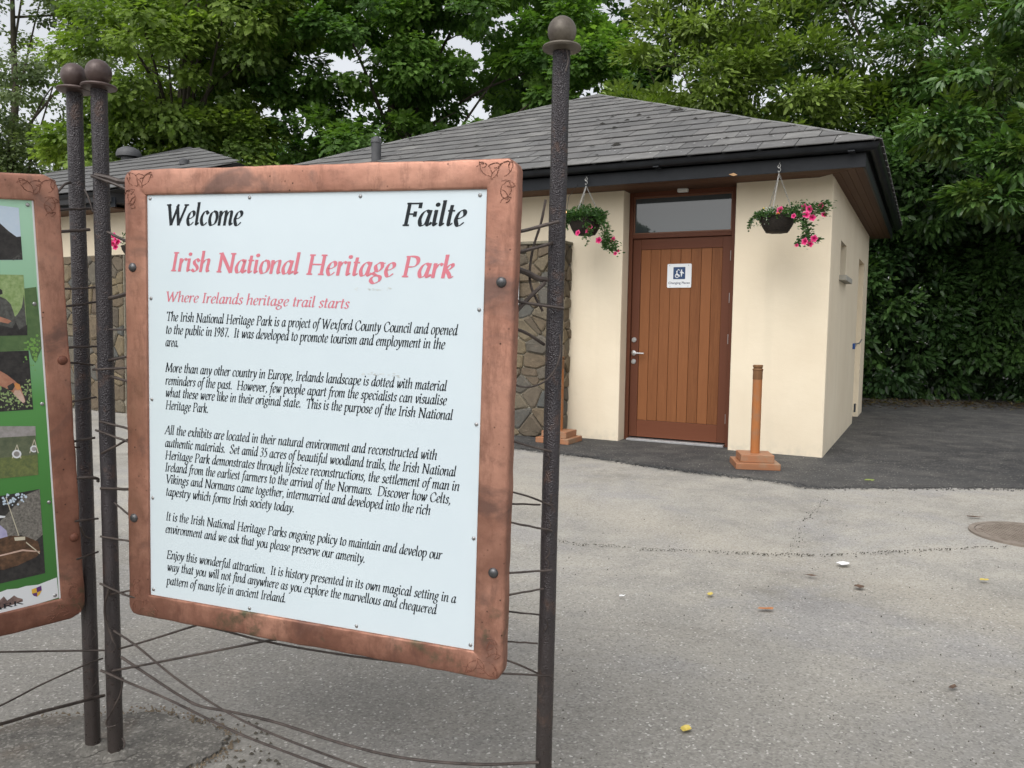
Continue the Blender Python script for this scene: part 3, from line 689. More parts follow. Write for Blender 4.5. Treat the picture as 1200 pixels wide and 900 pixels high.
for P, th, off in [
 ([(128, 763), (142.5, 759.5), (175, 750), (231, 732.5)], 2.2, .02), ([(226, 731), (262, 739), (304, 750), (350, 759), (410, 768.5), (470, 776)], 2.4, .03),
 ([(130, 786.5), (175, 778), (305, 752.5), (324, 749.5)], 2.6, .0), ([(133, 739), (160, 757), (205, 794), (260, 831), (312, 857), (400, 891), (452, 908)], 2.4, -.01),
 ([(142, 770), (187, 800), (212, 816), (235, 827.5), (275, 835), (325, 847), (400, 871), (472, 888), (556, 895.5), (632, 893.5)], 3.0, .005),
 ([(118, 785.5), (146, 798), (200, 821), (275, 857.5), (340, 883), (400, 905)], 2.7, -.02)]:
    rodW(ws, P, th, lin, off=off)
for P, th, Y in [([(144, 794), (141.5, 812), (133, 830), (125, 845), (127, 852), (136, 850)], 1.9, (2.30, 2.295)), ([(128, 690), (123, 708), (123.5, 725), (128, 738), (133, 752)], 2.4, (2.30, 2.295)),
                 ([(143, 865), (146, 870), (145, 876)], 1.8, (2.30, 2.29))]:
    rodW(ws, P, th, Y)
for i, (px, py) in enumerate([(641, 541), (643, 588), (642, 618), (641, 650), (640, 664), (639, 735), (634, 812), (131, 690), (133, 760)]):
    curl(px, py, 1.992 if px > 300 else 2.309, .014, ws, i)
# web strand hanging from the collar
rodW(ws, [(664, 58), (666, 70), (663, 84)], .8, (2.0, 1.995), 'cobweb_strand')

# ---------------------------------------------------------------- left picture board
RL = rot3(.742, -.063, .112); OL = np.array([-1.295, 2.22, 1.057])
def toL(v): return OL+RL@v
PA = np.array([-1.266, 2.373, 0])
ls = thing('picture_sign', 'copper framed green picture board with pale photographs cut off by the left edge', 'sign', tuple(PA))
GRN = mat('green_print', rough=.3); n = NT(GRN)
# root lies on the ground, so height above it runs bottom to top of the board
zf = n.sep(n.tc.outputs['Object'])[2]
cg = n.ramp(n.g(zf, .5, 1.62), [(0, (.045, .16, .035)), (.30, (.065, .23, .05)), (.52, (.10, .30, .08)), (.68, (.24, .46, .27)), (1, (.42, .68, .50))])
n.base(cg)
pl = G().box((-1.0, -.0045, -.567), (0, .006, .567)).xf(toL).build('picture_panel', GRN, ls, True, bevel=.001)
G().box((-.0012, -.0052, -.5665), (.0035, -.001, .5665)).xf(toL).build('white_edge', WHITEP, pl, True)
fl = copper_frame(-.999, -.001+.004, -.566, .566, -1.065, .0655, -.636, .634, .042, 9).xf(toL).build('copper_frame', COPPER, ls, True, smooth=True)
for sx, sz, cx, cz in ((1, 1, .040, .600), (1, -1, .036, -.600), (-1, 1, -1.035, .600), (-1, -1, -1.035, -.600)):
    knot(cx, cz, sx, sz).xf(toL).build('knot_engraving', KNOT, fl, True)
def P2(x, y, k=0):
    a, b = unw(x, y, RL, OL); return (a, -.0047-k*.00012, b)
def flat(name, pts, m, k, root=pl): return G().poly([P2(x, y, k) for x, y in pts]).xf(toL).build(name, m, root, True, fix=False)
pm = lambda nm, a, b, sc=60: m_simple(nm, a, b, sc, .35, 0, 0)
SKYP = pm('print_sky', (.5, .62, .74), (.62, .70, .78), 8); DKP = pm('print_dark', (.018, .017, .018), (.05, .046, .044))
GRP = pm('print_grey', (.055, .055, .05), (.13, .13, .12), 90); LGR = pm('print_grass', (.20, .30, .10), (.36, .46, .22), 90)
DGR = pm('print_dark_leaves', (.02, .05, .012), (.13, .24, .07), 160); PIG = pm('print_pig', (.34, .14, .09), (.50, .26, .17), 30)
PIGL = pm('print_pig_snout', (.5, .33, .25), (.66, .48, .4), 40); HILL = pm('print_hill', (.25, .24, .22), (.38, .35, .35), 60)
FLD = pm('print_field', (.10, .13, .05), (.19, .22, .07), 90); HDG = pm('print_hedge', (.08, .10, .06), (.15, .17, .10), 60)
THT = pm('print_thatch', (.09, .085, .075), (.28, .26, .23), 170); CART = pm('print_cart', (.045, .025, .015), (.17, .09, .05), 60)
LIL = pm('print_lilac', (.34, .32, .52), (.5, .48, .66), 30); ORG = pm('print_ear', (.55, .22, .06), (.62, .28, .1), 30)
MDG = pm('print_mid_green', (.07, .13, .05), (.11, .18, .07), 50); LIM = pm('print_lime', (.13, .30, .06), (.22, .4, .1), 120); WHT = mat('print_white', (.72, .74, .76), .4)
YEP = mat('print_yellow', (.7, .42, .05), .4); PUR = mat('print_purple', (.11, .03, .16), .4); MTN = pm('print_mountain', (.08, .05, .05), (.3, .2, .17), 40); ROPE = mat('print_straw', (.6, .55, .42), .5)
X0 = -30
flat('photo_sky', [(X0, 237), (21.5, 243.5), (26, 304.5), (X0, 305)], SKYP, 1)
flat('photo_roof', [(X0, 235), (0, 262), (10, 271), (19, 277.5), (24, 277), (26, 304.3), (X0, 304.8)], DKP, 2)
g = G()
for k in range(34):
    x, y = random.uniform(10, 25), random.uniform(296, 304); y = max(y, 316-x*.8); r = random.uniform(.6, 1.6)
    if y < 304: g.poly([P2(x+r*math.cos(a), y+r*.8*math.sin(a), 3+k*.02) for a in (0, 1.2, 2.5, 3.8, 5)])
g.xf(toL).build('photo_rocks', GRP, pl, True, fix=False)
flat('photo_border', [(27, 338), (42, 336), (48, 398), (50, 404), (41, 425), (37, 420), (34, 410), (X0, 414), (X0, 394)], MDG, 1)
g = G()
for k in range(60):
    x, y = random.gauss(38, 5), random.gauss(408, 9); r = random.uniform(.7, 2)
    if 25 < x < 46+(y-400)*.07: g.poly([P2(x+r*math.cos(a), y+r*math.sin(a), 2+k*.01) for a in (0, 1.2, 2.5, 3.8, 5)])
g.xf(toL).build('photo_leaf_specks', LIM, pl, True, fix=False)
flat('photo_grass', [(X0, 321), (27, 322), (31.5, 392.5), (X0, 394)], LGR, 2)
flat('photo_person', [(X0, 340), (0, 347.5), (6, 350), (12, 356), (15, 364), (17, 371), (22, 366), (28, 366), (31.5, 392.5), (X0, 394)], GRP, 3)
flat('photo_animal', [(17, 374), (20, 368), (25, 360), (27.5, 345), (29, 365), (30.4, 380), (29, 390), (20, 391)], GRP, 4)
flat('photo_shadow', [(X0, 384), (0, 381), (14, 384), (18, 377), (22, 386), (31.4, 380), (31.6, 392.5), (X0, 394)], DKP, 5)
flat('photo_arm', [(X0, 366), (0, 371), (9, 374), (13, 376), (9, 379), (0, 377), (X0, 372)], PIG, 6)
flat('photo_cap', [(X0, 335), (-2, 337), (2, 340), (2.6, 344), (0, 345), (X0, 348)], DKP, 6)
flat('photo_night', [(X0, 413), (33, 410.5), (38.5, 479.5), (X0, 484)], DKP, 2)
g = G()
for k in range(240):
    x = random.uniform(-6, 38); y = random.uniform(444, 481); r = random.uniform(.5, 1.6)
    if y > 452+7*math.sin(x*.4)-(x > 26)*14 and y < 483-(x+3)*.11-1.6 and x < 32+(y-410)*.08: g.poly([P2(x+r*math.cos(a), y+r*math.sin(a), 3+k*.008) for a in (0, 1.2, 2.5, 3.8, 5)])
g.xf(toL).build('photo_bushes', LGR, pl, True, fix=False)
flat('photo_pig', [(X0, 420), (0, 434.5), (8, 439), (17, 446), (23, 452), (26, 460), (29, 468), (28, 472), (22, 468), (14, 459), (8, 455), (0, 452), (X0, 448)], PIG, 6)
flat('photo_pig_snout', [(17, 457), (23, 457), (27, 464), (29, 470), (26.5, 472), (21, 467), (15, 461)], PIGL, 7)
flat('photo_pig_ear', [(15, 451), (18, 448), (22.5, 450), (24, 455), (20, 457)], ORG, 8)
flat('photo_pig_ear', [(8, 452), (15, 448), (17, 452), (14, 457), (10, 457)], DKP, 9)
flat('photo_hill', [(X0, 499), (41, 499), (41.5, 511), (X0, 518)], HILL, 2)
flat('photo_treeline', [(X0, 514), (41, 510), (43.5, 533), (X0, 541)], HDG, 3)
flat('photo_field', [(X0, 539), (43.5, 532), (44.5, 556), (X0, 563)], FLD, 4)
for cx, cy, r in ((19, 531.5, 5.6), (39.3, 525.5, 4.6)):
    for dx in (-1, 1): flat('photo_target_leg', [(cx, cy-11), (cx+dx*5-.6, cy+5), (cx+dx*5+.6, cy+5), (cx+.8, cy-11)], ROPE, 5)
    m_ = 41.8 if cx > 30 else 99
    flat('photo_target', [(min(cx+r*math.cos(a*.524), m_), cy+r*.9*math.sin(a*.524)) for a in range(12)], WHT, 6)
    flat('photo_target_face', [(min(cx+r*.62*math.cos(a*.524), m_), cy+r*.56*math.sin(a*.524)) for a in range(12)], HILL, 7)
flat('photo_gloom', [(X0, 586), (46, 572.5), (52.5, 671), (X0, 690)], DKP, 2)
flat('photo_thatch', [(-2, 612), (28, 580), (46, 572.6), (49.5, 626), (40, 634), (24, 626), (4, 634)], THT, 3)
g = G()
for k in range(40):
    x, y = random.uniform(2, 30), random.uniform(578, 592); r = random.uniform(.8, 2)
    if y < 594-(x-12)*.4: g.poly([P2(x+r*math.cos(a), y+r*math.sin(a), 4+k*.01) for a in (0, 1.2, 2.5, 3.8, 5)])
g.xf(toL).build('photo_sky_specks', SKYP, pl, True, fix=False)
flat('photo_rope', [(6, 582), (7, 582), (22, 627), (21, 627)], ROPE, 5)
flat('photo_hat', [(-8, 603), (6, 604), (5, 606), (-8, 607)], WHT, 5)
flat('photo_tunic', [(-12, 612), (0, 615), (7, 621), (9, 630), (4, 635), (-12, 635)], LIL, 5)
flat('photo_cart', [(-14, 634), (12, 627), (30, 628), (44, 634), (47, 646), (42, 652), (20, 662), (4, 667), (-14, 668)], CART, 6)
flat('photo_cart', [(16, 629), (29, 628), (29, 632), (17, 633)], ROPE, 7)
flat('photo_rope', [(30, 634), (46, 647), (46, 648.5), (30, 635.5)], ROPE, 8)
flat('photo_rope', [(-10, 652), (26, 643), (46, 645), (46, 646.3), (26, 645), (-10, 653.5)], PIGL, 8)
flat('white_band', [(X0, 707), (-5, 695), (8, 690), (20, 689), (30, 686), (44, 684.5), (66, 676), (68.3, 699.5), (X0, 729)], WHT, 2)
flat('logo_mountain', [(-10, 712), (-3, 705), (4, 698), (8, 703), (11, 701), (16, 697), (20, 699.5), (26, 701), (26.5, 704), (-10, 716)], MTN, 3)
# crest: quartered shield
flat('crest_shield', [(35.5, 690), (42, 687), (48, 684.5), (49, 692), (46, 697), (42, 699.5), (37, 697)], WHT, 3)
flat('crest_quarter', [(36.5, 690), (42, 688), (43, 693.5), (37, 695)], YEP, 4); flat('crest_quarter', [(42, 688), (47.8, 685.5), (48.4, 691), (43, 693.5)], PUR, 4)
flat('crest_quarter', [(37, 695), (43, 693.5), (43, 698.5), (39, 697.5)], PUR, 5); flat('crest_quarter', [(43, 693.5), (48.4, 691), (46, 696), (43, 698.5)], YEP, 5)
x1, z1 = unw(27, 706.5, RL, OL); xa, za = unw(0, 713.5, RL, OL)
lettering('HERITAGE PARK', x1-.30, z1-.001, .30, .0135, 9, 3.5, 0, yoff=-.0054).xf(toL).build('logo_text', BLACKI, pl, True, fix=False)
for px, py in [(32, 240), (40, 356), (49, 473), (57, 588), (64, 697)]:
    x, z = unw(px, py, RL, OL); g = G(); dome(g, toL(np.array([min(x, -.009), -.004, z])), tuple(-RL[:, 1]), .0055, .6); g.build('screw', SCREW, pl, True, smooth=True)
for px, py in [(72, 421.5), (85.6, 628.4)]:
    x, z = unw(px, py, RL, OL); g = G(); dome(g, toL(np.array([x, -.010, z])), tuple(-RL[:, 1]), .0135, .75); g.build('bolt', RUSTB, fl, True, smooth=True)
pa = pole(ls, PA, CAPD, r=.0218, seed=5, top=PA+np.array([-.014, 0, 0]), h=1.965)
YA = 2.345
for P, th, Y in [([(64, 246), (106.7, 244.5)], 2.4, (2.27, YA)), ([(66, 272), (105, 269)], 3.2, (2.27, YA)), ([(70, 338.8), (112.6, 337)], 2.2, (2.27, YA)),
 ([(70, 360), (112.6, 354)], 2.4, (2.27, YA)), ([(74, 407), (115, 406)], 2.3, (2.27, YA)), ([(74, 424), (109, 427.8)], 2.2, (2.27, YA)), ([(78, 472), (112.6, 465.4)], 2.3, (2.27, YA)),
 ([(82, 518), (111, 513)], 2.6, (2.28, YA)), ([(84, 524), (93, 524)], 2, (2.28, YA)), ([(86, 560.5), (104, 559.5), (114, 561), (115, 564)], 3.2, (2.28, YA)),
 ([(88, 611), (115, 607.8)], 2.2, (2.28, YA)), ([(94, 617), (99, 628), (108, 631.5)], 1.8, (2.30, YA)), ([(90, 655.5), (115, 646.5)], 2.2, (2.28, YA)),
 ([(66, 226), (70, 222), (76, 216), (83, 214)], 2.6, (2.28, 2.34)), ([(99, 222), (104, 232), (109, 248)], 2, (2.346, 2.34)),
 ([(-60, 764), (0, 764), (60, 763), (131, 762)], 2.1, (2.1, YA)), ([(-40, 840), (0, 827), (49, 802), (98, 780), (120, 771.5)], 2.0, (1.9, YA)),
 ([(-50, 858), (0, 848.7), (44, 835.5), (88, 824), (122, 815)], 3.6, (1.8, YA))]:
    rodW(ls, P, th, Y)
for i, (px, py) in enumerate([(102, 420), (103, 440), (104, 458), (104, 480), (105, 520), (110, 745), (111, 800), (107, 575)]): curl(px, py, 2.349, .012, ls, 20+i)

# ---------------------------------------------------------------- main building
BZ = 2.9; S25 = math.tan(math.radians(24.8))
tb = thing('toilet_block', 'low cream rendered toilet block with hipped slate roof and timber door', 'building', tuple(BC), YAW)
w1 = G().box((-.98, 0, -.15), (0, .32, BZ+.05)).build('front_wall', STUCCO, tb, bevel=.012)
G().box((-3.0, 0, -.15), (-2.25, .32, BZ+.05)).build('front_wall', STUCCO, tb, bevel=.012)
G().box((-9.6, 0, 2.30), (-3.002, .32, BZ+.05)).build('front_wall', STUCCO, tb)
# side wall around the little window and side doorway
g = G()
g.box((-.3, .322, -.15), (-.001, 1.0, BZ+.05)); g.box((-.3, 1.0, -.15), (-.001, 1.7, 1.93)); g.box((-.3, 1.0, 2.36), (-.001, 1.7, BZ+.05))
g.box((-.3, 1.7, -.15), (-.001, 3.7, BZ+.05)); g.box((-.3, 3.7, 2.38), (-.001, 4.75, BZ+.05)); g.box((-.3, 4.75, -.15), (-.001, 5.58, BZ+.05))
import bmesh
o = g.build('side_wall', STUCCO, tb)
G().box((-9.6, 5.3, -.15), (-.301, 5.58, BZ+.05)).build('back_wall', STUCCO, tb)
G().box((-9.9, .321, -.15), (-9.61, 5.58, BZ+.05)).build('side_wall', STUCCO, tb)
sw = G().box((-.24, 1.002, 1.932), (-.21, 1.698, 2.358)).build('side_window', DARKIN, tb)
G().box((-.2, 1.02, 1.95), (-.19, 1.68, 2.34)).build('pane', GLASS, sw)
G().box((-.2, .95, 1.905), (.075, 1.75, 1.965)).build('window_sill', SILL, tb, bevel=.006)
sdr = G().box((-.16, 3.72, .0), (-.12, 4.73, 2.37)).build('side_door', STUCCO, tb)
G().tube([(-.12, 4.6, 1.12), (-.05, 4.6, 1.12), (-.05, 4.45, 1.12)], .012).build('lever_handle', STEEL, sdr)
lk = G().box((-.001, 3.20, 1.09), (.03, 3.28, 1.17)).build('lock_box', BLUEP, tb, bevel=.005)
G().tube([(.02, 3.28, 1.16), (.07, 3.42, 1.17), (.09, 3.52, 1.22)], .010).build('lock_lever', SCREW, lk)
G().box((-.001, 3.9, .15), (.02, 4.02, .27)).build('air_brick', DARKIN, tb)
# dark coloured sheet standing in for the unlit room behind the glass
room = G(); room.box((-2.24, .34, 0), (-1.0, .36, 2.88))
room.build('dark_room_sheet', DARKIN, tb)
# door set -----------------------------------------------------------------
df = G(); df.box((-2.248, .20, 0), (-2.203, .31, 2.94)); df.box((-1.058, .20, 0), (-.982, .31, 2.94)); df.box((-2.203, .202, 2.85), (-1.058, .31, 2.94)); df.box((-2.203, .204, 2.372), (-1.058, .31, 2.42))
dfo = df.build('door_frame', DFRAME, tb, bevel=.004)
GB = m_wood('glazing_bead_wood', (.15, .065, .038), (.19, .09, .055), (.09, .04, .02), axis='x')
gg = G(); gg.box((-2.2025, .222, 2.4205), (-1.0585, .236, 2.438)); gg.box((-2.2025, .222, 2.832), (-1.0585, .236, 2.8495)); gg.box((-2.2025, .222, 2.4385), (-2.185, .236, 2.8315)); gg.box((-1.076, .222, 2.4385), (-1.0585, .236, 2.8315))
gg.build('glazing_bead', GB, dfo)
G().box((-2.19, .238, 2.43), (-1.07, .246, 2.84)).build('transom_pane', GLASS, dfo)
dr = G().box((-2.2, .262, .045), (-1.062, .30, 2.368)).build('door', DFRAME, tb)
for a, b in (((-2.2, .232, .045), (-2.106, .261, 2.368)), ((-1.156, .232, .045), (-1.062, .261, 2.368))): G().box(a, b).build('stile', DFRAME, dr, bevel=.003)
for a, b in (((-2.1055, .234, 2.243), (-1.1565, .261, 2.368)), ((-2.1055, .234, .045), (-1.1565, .261, .243))): G().box(a, b).build('rail', DRAIL, dr, bevel=.003)
for k in range(8):
    x0 = -2.105+k*.1185; G().box((x0+.0014, .2395+random.uniform(-.0008, .0008), .2445), (x0+.1171, .261, 2.2415)).build('board', BOARD, dr, bevel=.004)
for z in (1.19, .935):
    g = G(); g.lathe((-2.163, .232, z), [(.031, 0), (.031, -.006), (.026, -.011), (.014, -.011), (.013, -.016), (0, -.016)], 20, axis=(0, 1, 0)); g.build('lock_escutcheon', STEEL, dr, smooth=True)
hd = G().lathe((-2.163, .232, 1.035), [(.03, 0), (.03, -.006), (.012, -.010), (.0, -.010)], 20, axis=(0, 1, 0)).build('handle_rose', STEEL, dr, smooth=True)
G().tube(catmull([(-2.163, .23, 1.035), (-2.163, .185, 1.035), (-2.15, .175, 1.035), (-2.02, .175, 1.033)], 6), .0105, 10).build('handle', STEEL, dr, smooth=True)
for z in (.32, 1.22, 1.68, 2.15): G().tube([(-1.060, .226, z-.055), (-1.060, .226, z+.055)], .009, 8).build('hinge', STEEL, dr)
G().box((-2.2, .14, -.02), (-1.06, .31, .028)).build('threshold', m_simple('aluminium', (.4, .4, .4), (.55, .55, .55), 20, .4, .6), tb, bevel=.003)

# soffit boards, fascia, gutter ----------------------------------------------
FX = .30; FY = -.44
for k in range(5):   # front boards, mitred at the corner
    y0 = FY+.005+k*.088; y1 = y0+.084; xa = FX-(y0-FY); xb = FX-(y1-FY)
    G().prism([(-9.9, y0, BZ), (xa-.004, y0, BZ), (xb-.004, y1, BZ), (-9.9, y1, BZ)], (0, 0, .018)).build('soffit_board', SOFFIT_X, tb)
G().box((-2.25, .003, BZ+.0), (-.98, .20, BZ+.018)).build('soffit_board', SOFFIT_X, tb)
for k in range(4):
    x0 = FX-.004-k*.076; x1 = x0-.072; ya = FY+(FX-x0); yb = FY+(FX-x1)
    G().prism([(x0, ya+.004, BZ-.001), (x1, yb+.004, BZ-.001), (x1, 6.0, BZ-.001), (x0, 6.0, BZ-.001)], (0, 0, .018)).build('soffit_board', SOFFIT_Y, tb)
G().box((-9.95, FY-.022, BZ-.012), (FX+.022, FY, 3.02)).build('fascia', FASCIA, tb, bevel=.002)
G().box((FX, FY+.001, BZ-.012), (FX+.022, 6.05, 3.02)).build('fascia', FASCIA, tb, bevel=.002)
def gutter_run(path, root, m=GUTTER, z=3.085, r=.058):
    prof = []
    for k in range(13):
        a = math.pi+math.pi*k/12; prof.append((r+.004+r*math.cos(a), r*math.sin(a)*1.05))
    prof += [(2*r+.008, .004), (2*r+.002, .006)]
    inner = [(p[0]*.92+.004, p[1]*.9+.004) for p in reversed(prof[:13])]
    ring = prof+inner; n = len(ring); vs = []; fs = []
    for (x, y, nx_, ny_) in path:
        for (o_, h) in ring: vs.append((x+nx_*o_, y+ny_*o_, z+h))
    for i in range(len(path)-1):
        for k in range(n): fs.append((i*n+k, i*n+(k+1) % n, (i+1)*n+(k+1) % n, (i+1)*n+k))
    fs += [tuple(range(n)), tuple((len(path)-1)*n+k for k in range(n))]
    return G().add(vs, fs).build('gutter', m, root, smooth=True)
gutter_run([(-9.95, FY-.022, 0, -1), (FX+.022, FY-.022, 1, -1), (FX+.022, 6.05, 1, 0)], tb)
for x in (-7.4, -5.5, -3.6, -1.7, .2):
    G().box((x-.03, FY-.145, 3.018), (x+.03, FY-.023, 3.030)).build('gutter_bracket', GUTTER, tb)

# roof ------------------------------------------------------------------------
def clip(poly, a, b):
    """keep the part of poly left of the line a->b"""
    out = []; n = len(poly)
    def side(p): return (b[0]-a[0])*(p[1]-a[1])-(b[1]-a[1])*(p[0]-a[0])
    for i in range(n):
        p, q = poly[i], poly[(i+1) % n]; sp, sq = side(p), side(q)
        if sp >= 0: out.append(p)
        if (sp > 0 > sq) or (sp < 0 < sq):
            t = sp/(sp-sq); out.append((p[0]+(q[0]-p[0])*t, p[1]+(q[1]-p[1])*t))
    return out
def slates(root, outline, ye, z0, sw_, gauge, m, parts=True, xlim=None):
    """outline: convex plan polygon (ccw) of the roof plane rising in +y from ye at pitch 24.8 deg"""
    th = math.radians(24.8); ca, sa = math.cos(th), math.sin(th)
    ys = [p[1] for p in outline]; xs_ = [p[0] for p in outline]
    rows = int((max(ys)-ye)/ca/gauge)+1; joined = G(); cnt = 0
    shared = None
    for r in range(rows):
        s0 = r*gauge-(.03 if r == 0 else 0); s1 = (r+1)*gauge+.05
        off = (sw_/2 if r % 2 else 0)+random.uniform(-.01, .01); x = min(xs_)-sw_+off
        while x < max(xs_):
            gap = .004; dz = random.uniform(-.002, .003); ds = random.uniform(-.004, .004)
            poly = [(x+gap, (s0+ds)*ca+ye), (x+sw_-gap, (s0+ds+random.uniform(-.003, .003))*ca+ye), (x+sw_-gap, s1*ca+ye), (x+gap, s1*ca+ye)]
            full = len(poly)
            for i in range(len(outline)):
                poly = clip(poly, outline[i], outline[(i+1) % len(outline)])
                if len(poly) < 3: break
            if len(poly) >= 3:
                def P(p, up):
                    s_ = (p[1]-ye)/ca; lift = .020-.016*((s_-s0)/(s1-s0))+dz+up
                    return (p[0], p[1]-sa*lift, z0+s_*sa+ca*lift)
                A = [P(p, 0) for p in poly]; B = [P(p, .009) for p in poly]; n = len(poly)
                fs = [tuple(range(n))[::-1], tuple(range(n, 2*n))]+[(i, (i+1) % n, n+(i+1) % n, n+i) for i in range(n)]
                if parts and cnt < 300:
                    G().add(A+B, fs).build('slate', m, root, fix=False); cnt += 1
                else: joined.add(A+B, fs)
            x += sw_
    if joined.v: joined.build('slates', m, root, fix=False, kind='stuff')
PK = (-4.26, 4.16); zP = 3.1+(PK[1]+.55)*S25
E0 = (.45, -.55); E1 = (-9.9, -.55)
BK0 = (.45, 6.2); BK1 = (-9.9, 6.2); zr = 3.085
rf = G().add([(.45, -.55, zr), (-9.9, -.55, zr), (-9.9, 6.2, zr), (.45, 6.2, zr), (PK[0], PK[1], zP-.02)], [(0, 1, 2, 3), (0, 1, 4), (1, 2, 4), (2, 3, 4), (3, 0, 4)]).build('roof', UNDER, tb)
slates(rf, [E1, E0, PK], -.55, 3.1, .355, .325, SLATE)
# other roof planes: slate courses joined
def courses(root, a, b, c, rows, m):
    a, b, c = map(np.array, (a, b, c)); g = G(); nrm = np.cross(b-a, c-a); nrm = nrm/np.linalg.norm(nrm)
    if nrm[2] < 0: nrm = -nrm
    for r in range(rows):
        t0, t1 = r/rows, min(1, (r+1.15)/rows); p0 = a+(c-a)*t0; p1 = b+(c-b)*t0; q0 = a+(c-a)*t1; q1 = b+(c-b)*t1
        L = np.linalg.norm(p1-p0); k = max(1, int(L/.355))
        for i in range(k):
            u0_, u1_ = i/k+.002, (i+1)/k-.002; A = [p0+(p1-p0)*u0_+nrm*.02, p0+(p1-p0)*u1_+nrm*.02, q0+(q1-q0)*u1_+nrm*.004, q0+(q1-q0)*u0_+nrm*.004]
            g.prism(A, nrm*.009)
    g.build('slates', m, root, kind='stuff')
courses(rf, (.45, -.55, 3.1), (.45, 6.2, 3.1), (PK[0], PK[1], zP), 16, SLATE)
courses(rf, (-9.9, -.55, 3.1), (-9.9, 6.2, 3.1), (PK[0], PK[1], zP), 18, SLATE)
courses(rf, (.45, 6.2, 3.1), (-9.9, 6.2, 3.1), (PK[0], PK[1], zP), 9, SLATE)
LEAD = m_simple('hip_mortar', (.14, .14, .14), (.22, .22, .21), 8, .8, 0, .4, 40)
for q in ((.45, -.55), (-9.9, -.55)):
    a = np.array([q[0], q[1], 3.1]); b = np.array([PK[0], PK[1], zP]); a = a+(b-a)*.012
    G().tube([a+(b-a)*k/14+np.array([0, 0, .012+random.uniform(-.004, .004)]) for k in range(15)], .02, 6).build('hip_ridge', LEAD, rf)
# debris on slates
g = G()
def rp(x, y, l=.04): th = math.radians(24.8); return np.array([x, y-math.sin(th)*l, 3.1+(y+.55)*S25+math.cos(th)*l])
for k in range(95):
    y = random.uniform(-.4, 3.2); x = random.uniform(-9.0+y*.9, .2-y*1.05)
    if x > .2-y: continue
    s_ = random.choice([.008, .012, .018, .028]); c = rp(x, y, .034); n_ = 6
    vs = [c+np.array([s_*1.6*math.cos(a), s_*.6*math.sin(a), s_*.6*math.sin(a)*S25])*random.uniform(.6, 1.1) for a in np.linspace(0, 5.2, n_)]
    g.add(vs+[c+np.array([0, 0, s_*.35])], [(i, (i+1) % n_, n_) for i in range(n_)])
for px, py, s_ in [(722, 170, .09), (723, 169, .07), (851, 162, .05), (706, 145, .06), (735, 141, .06), (749, 135, .07), (790, 130, .09), (797, 129, .08), (798, 161, .04), (810, 160, .035), (815, 139, .05), (760, 138, .05)]:
    nrm = ex*0+ (-math.sin(math.radians(24.8)))*ey+math.cos(math.radians(24.8))*ez
    c = BL(hitp(px, py, BW(0, -.55, 3.135), nrm))
    s_ *= .7; vs = [c+np.array([s_*1.3*math.cos(a), s_*.35*math.sin(a), s_*.35*math.sin(a)*S25])*random.uniform(.5, 1.1) for a in np.linspace(0, 5.4, 7)]
    g.add(vs+[c+np.array([0, 0, s_*.5])], [(i, (i+1) % 7, 7) for i in range(7)])
g.build('roof_moss', m_simple('dark_moss', (.012, .012, .010), (.03, .027, .022), 30, .95), rf, kind='stuff')
g = G()
for k in range(60):
    y = random.uniform(-.5, .25); x = random.uniform(-4, .1); c = rp(x, y, .036); s_ = random.uniform(.004, .014)
    g.add([c+np.array([s_*math.cos(a), s_*.6*math.sin(a), s_*.6*math.sin(a)*S25]) for a in np.linspace(0, 5.2, 6)], [tuple(range(6))])
g.build('bird_droppings', mat('lichen_white', (.5, .5, .48), .9), rf, kind='stuff', fix=False)
# little brown leaf stuck under the fascia
G().prism([(0, 0, 0), (.05, 0, -.02), (.09, 0, -.01), (.05, 0, .012)], (0, -.004, 0)).xf(lambda v: v+np.array(front(854, 204.5, -.47))).build('dead_leaf', m_simple('tan_leaf', (.42, .25, .12), (.5, .3, .15), 40, .7), tb)
# motion sensor on soffit over the door
G().box((-1.66, .10, 2.862), (-1.54, .16, 2.902)).build('motion_sensor', WHITEPL, tb, bevel=.01)
# vent pipe through roof (near left end)
nrm25 = (-math.sin(math.radians(24.8)))*ey+math.cos(math.radians(24.8))*ez
vp = hitp(441, 190, BW(0, -.55, 3.1), nrm25); yv = vp[1]; vt = atY(441, 166, yv); rv = 5.6*yv/FPX
g = G(); g.lathe((vt[0], vt[1], 0), [(rv, vp[2]-.3), (rv, vt[2]-.02), (rv*1.1, vt[2]-.02), (rv*1.1, vt[2]+.02), (rv*.7, vt[2]+.06), (.3*rv, vt[2]+.075), (0, vt[2]+.075)], 18)
g.build('vent_pipe', LEADG, tb, True, smooth=True)
g = G()
for k in range(12):
    a = k*.5236; g.tube([(vt[0]+rv*1.12*math.cos(a), vt[1]+rv*1.12*math.sin(a), vt[2]-.02), (vt[0]+rv*.95*math.cos(a), vt[1]+rv*.95*math.sin(a), vt[2]+.05)], .006, 4)
g.build('vent_ribs', LEADG, tb, True)

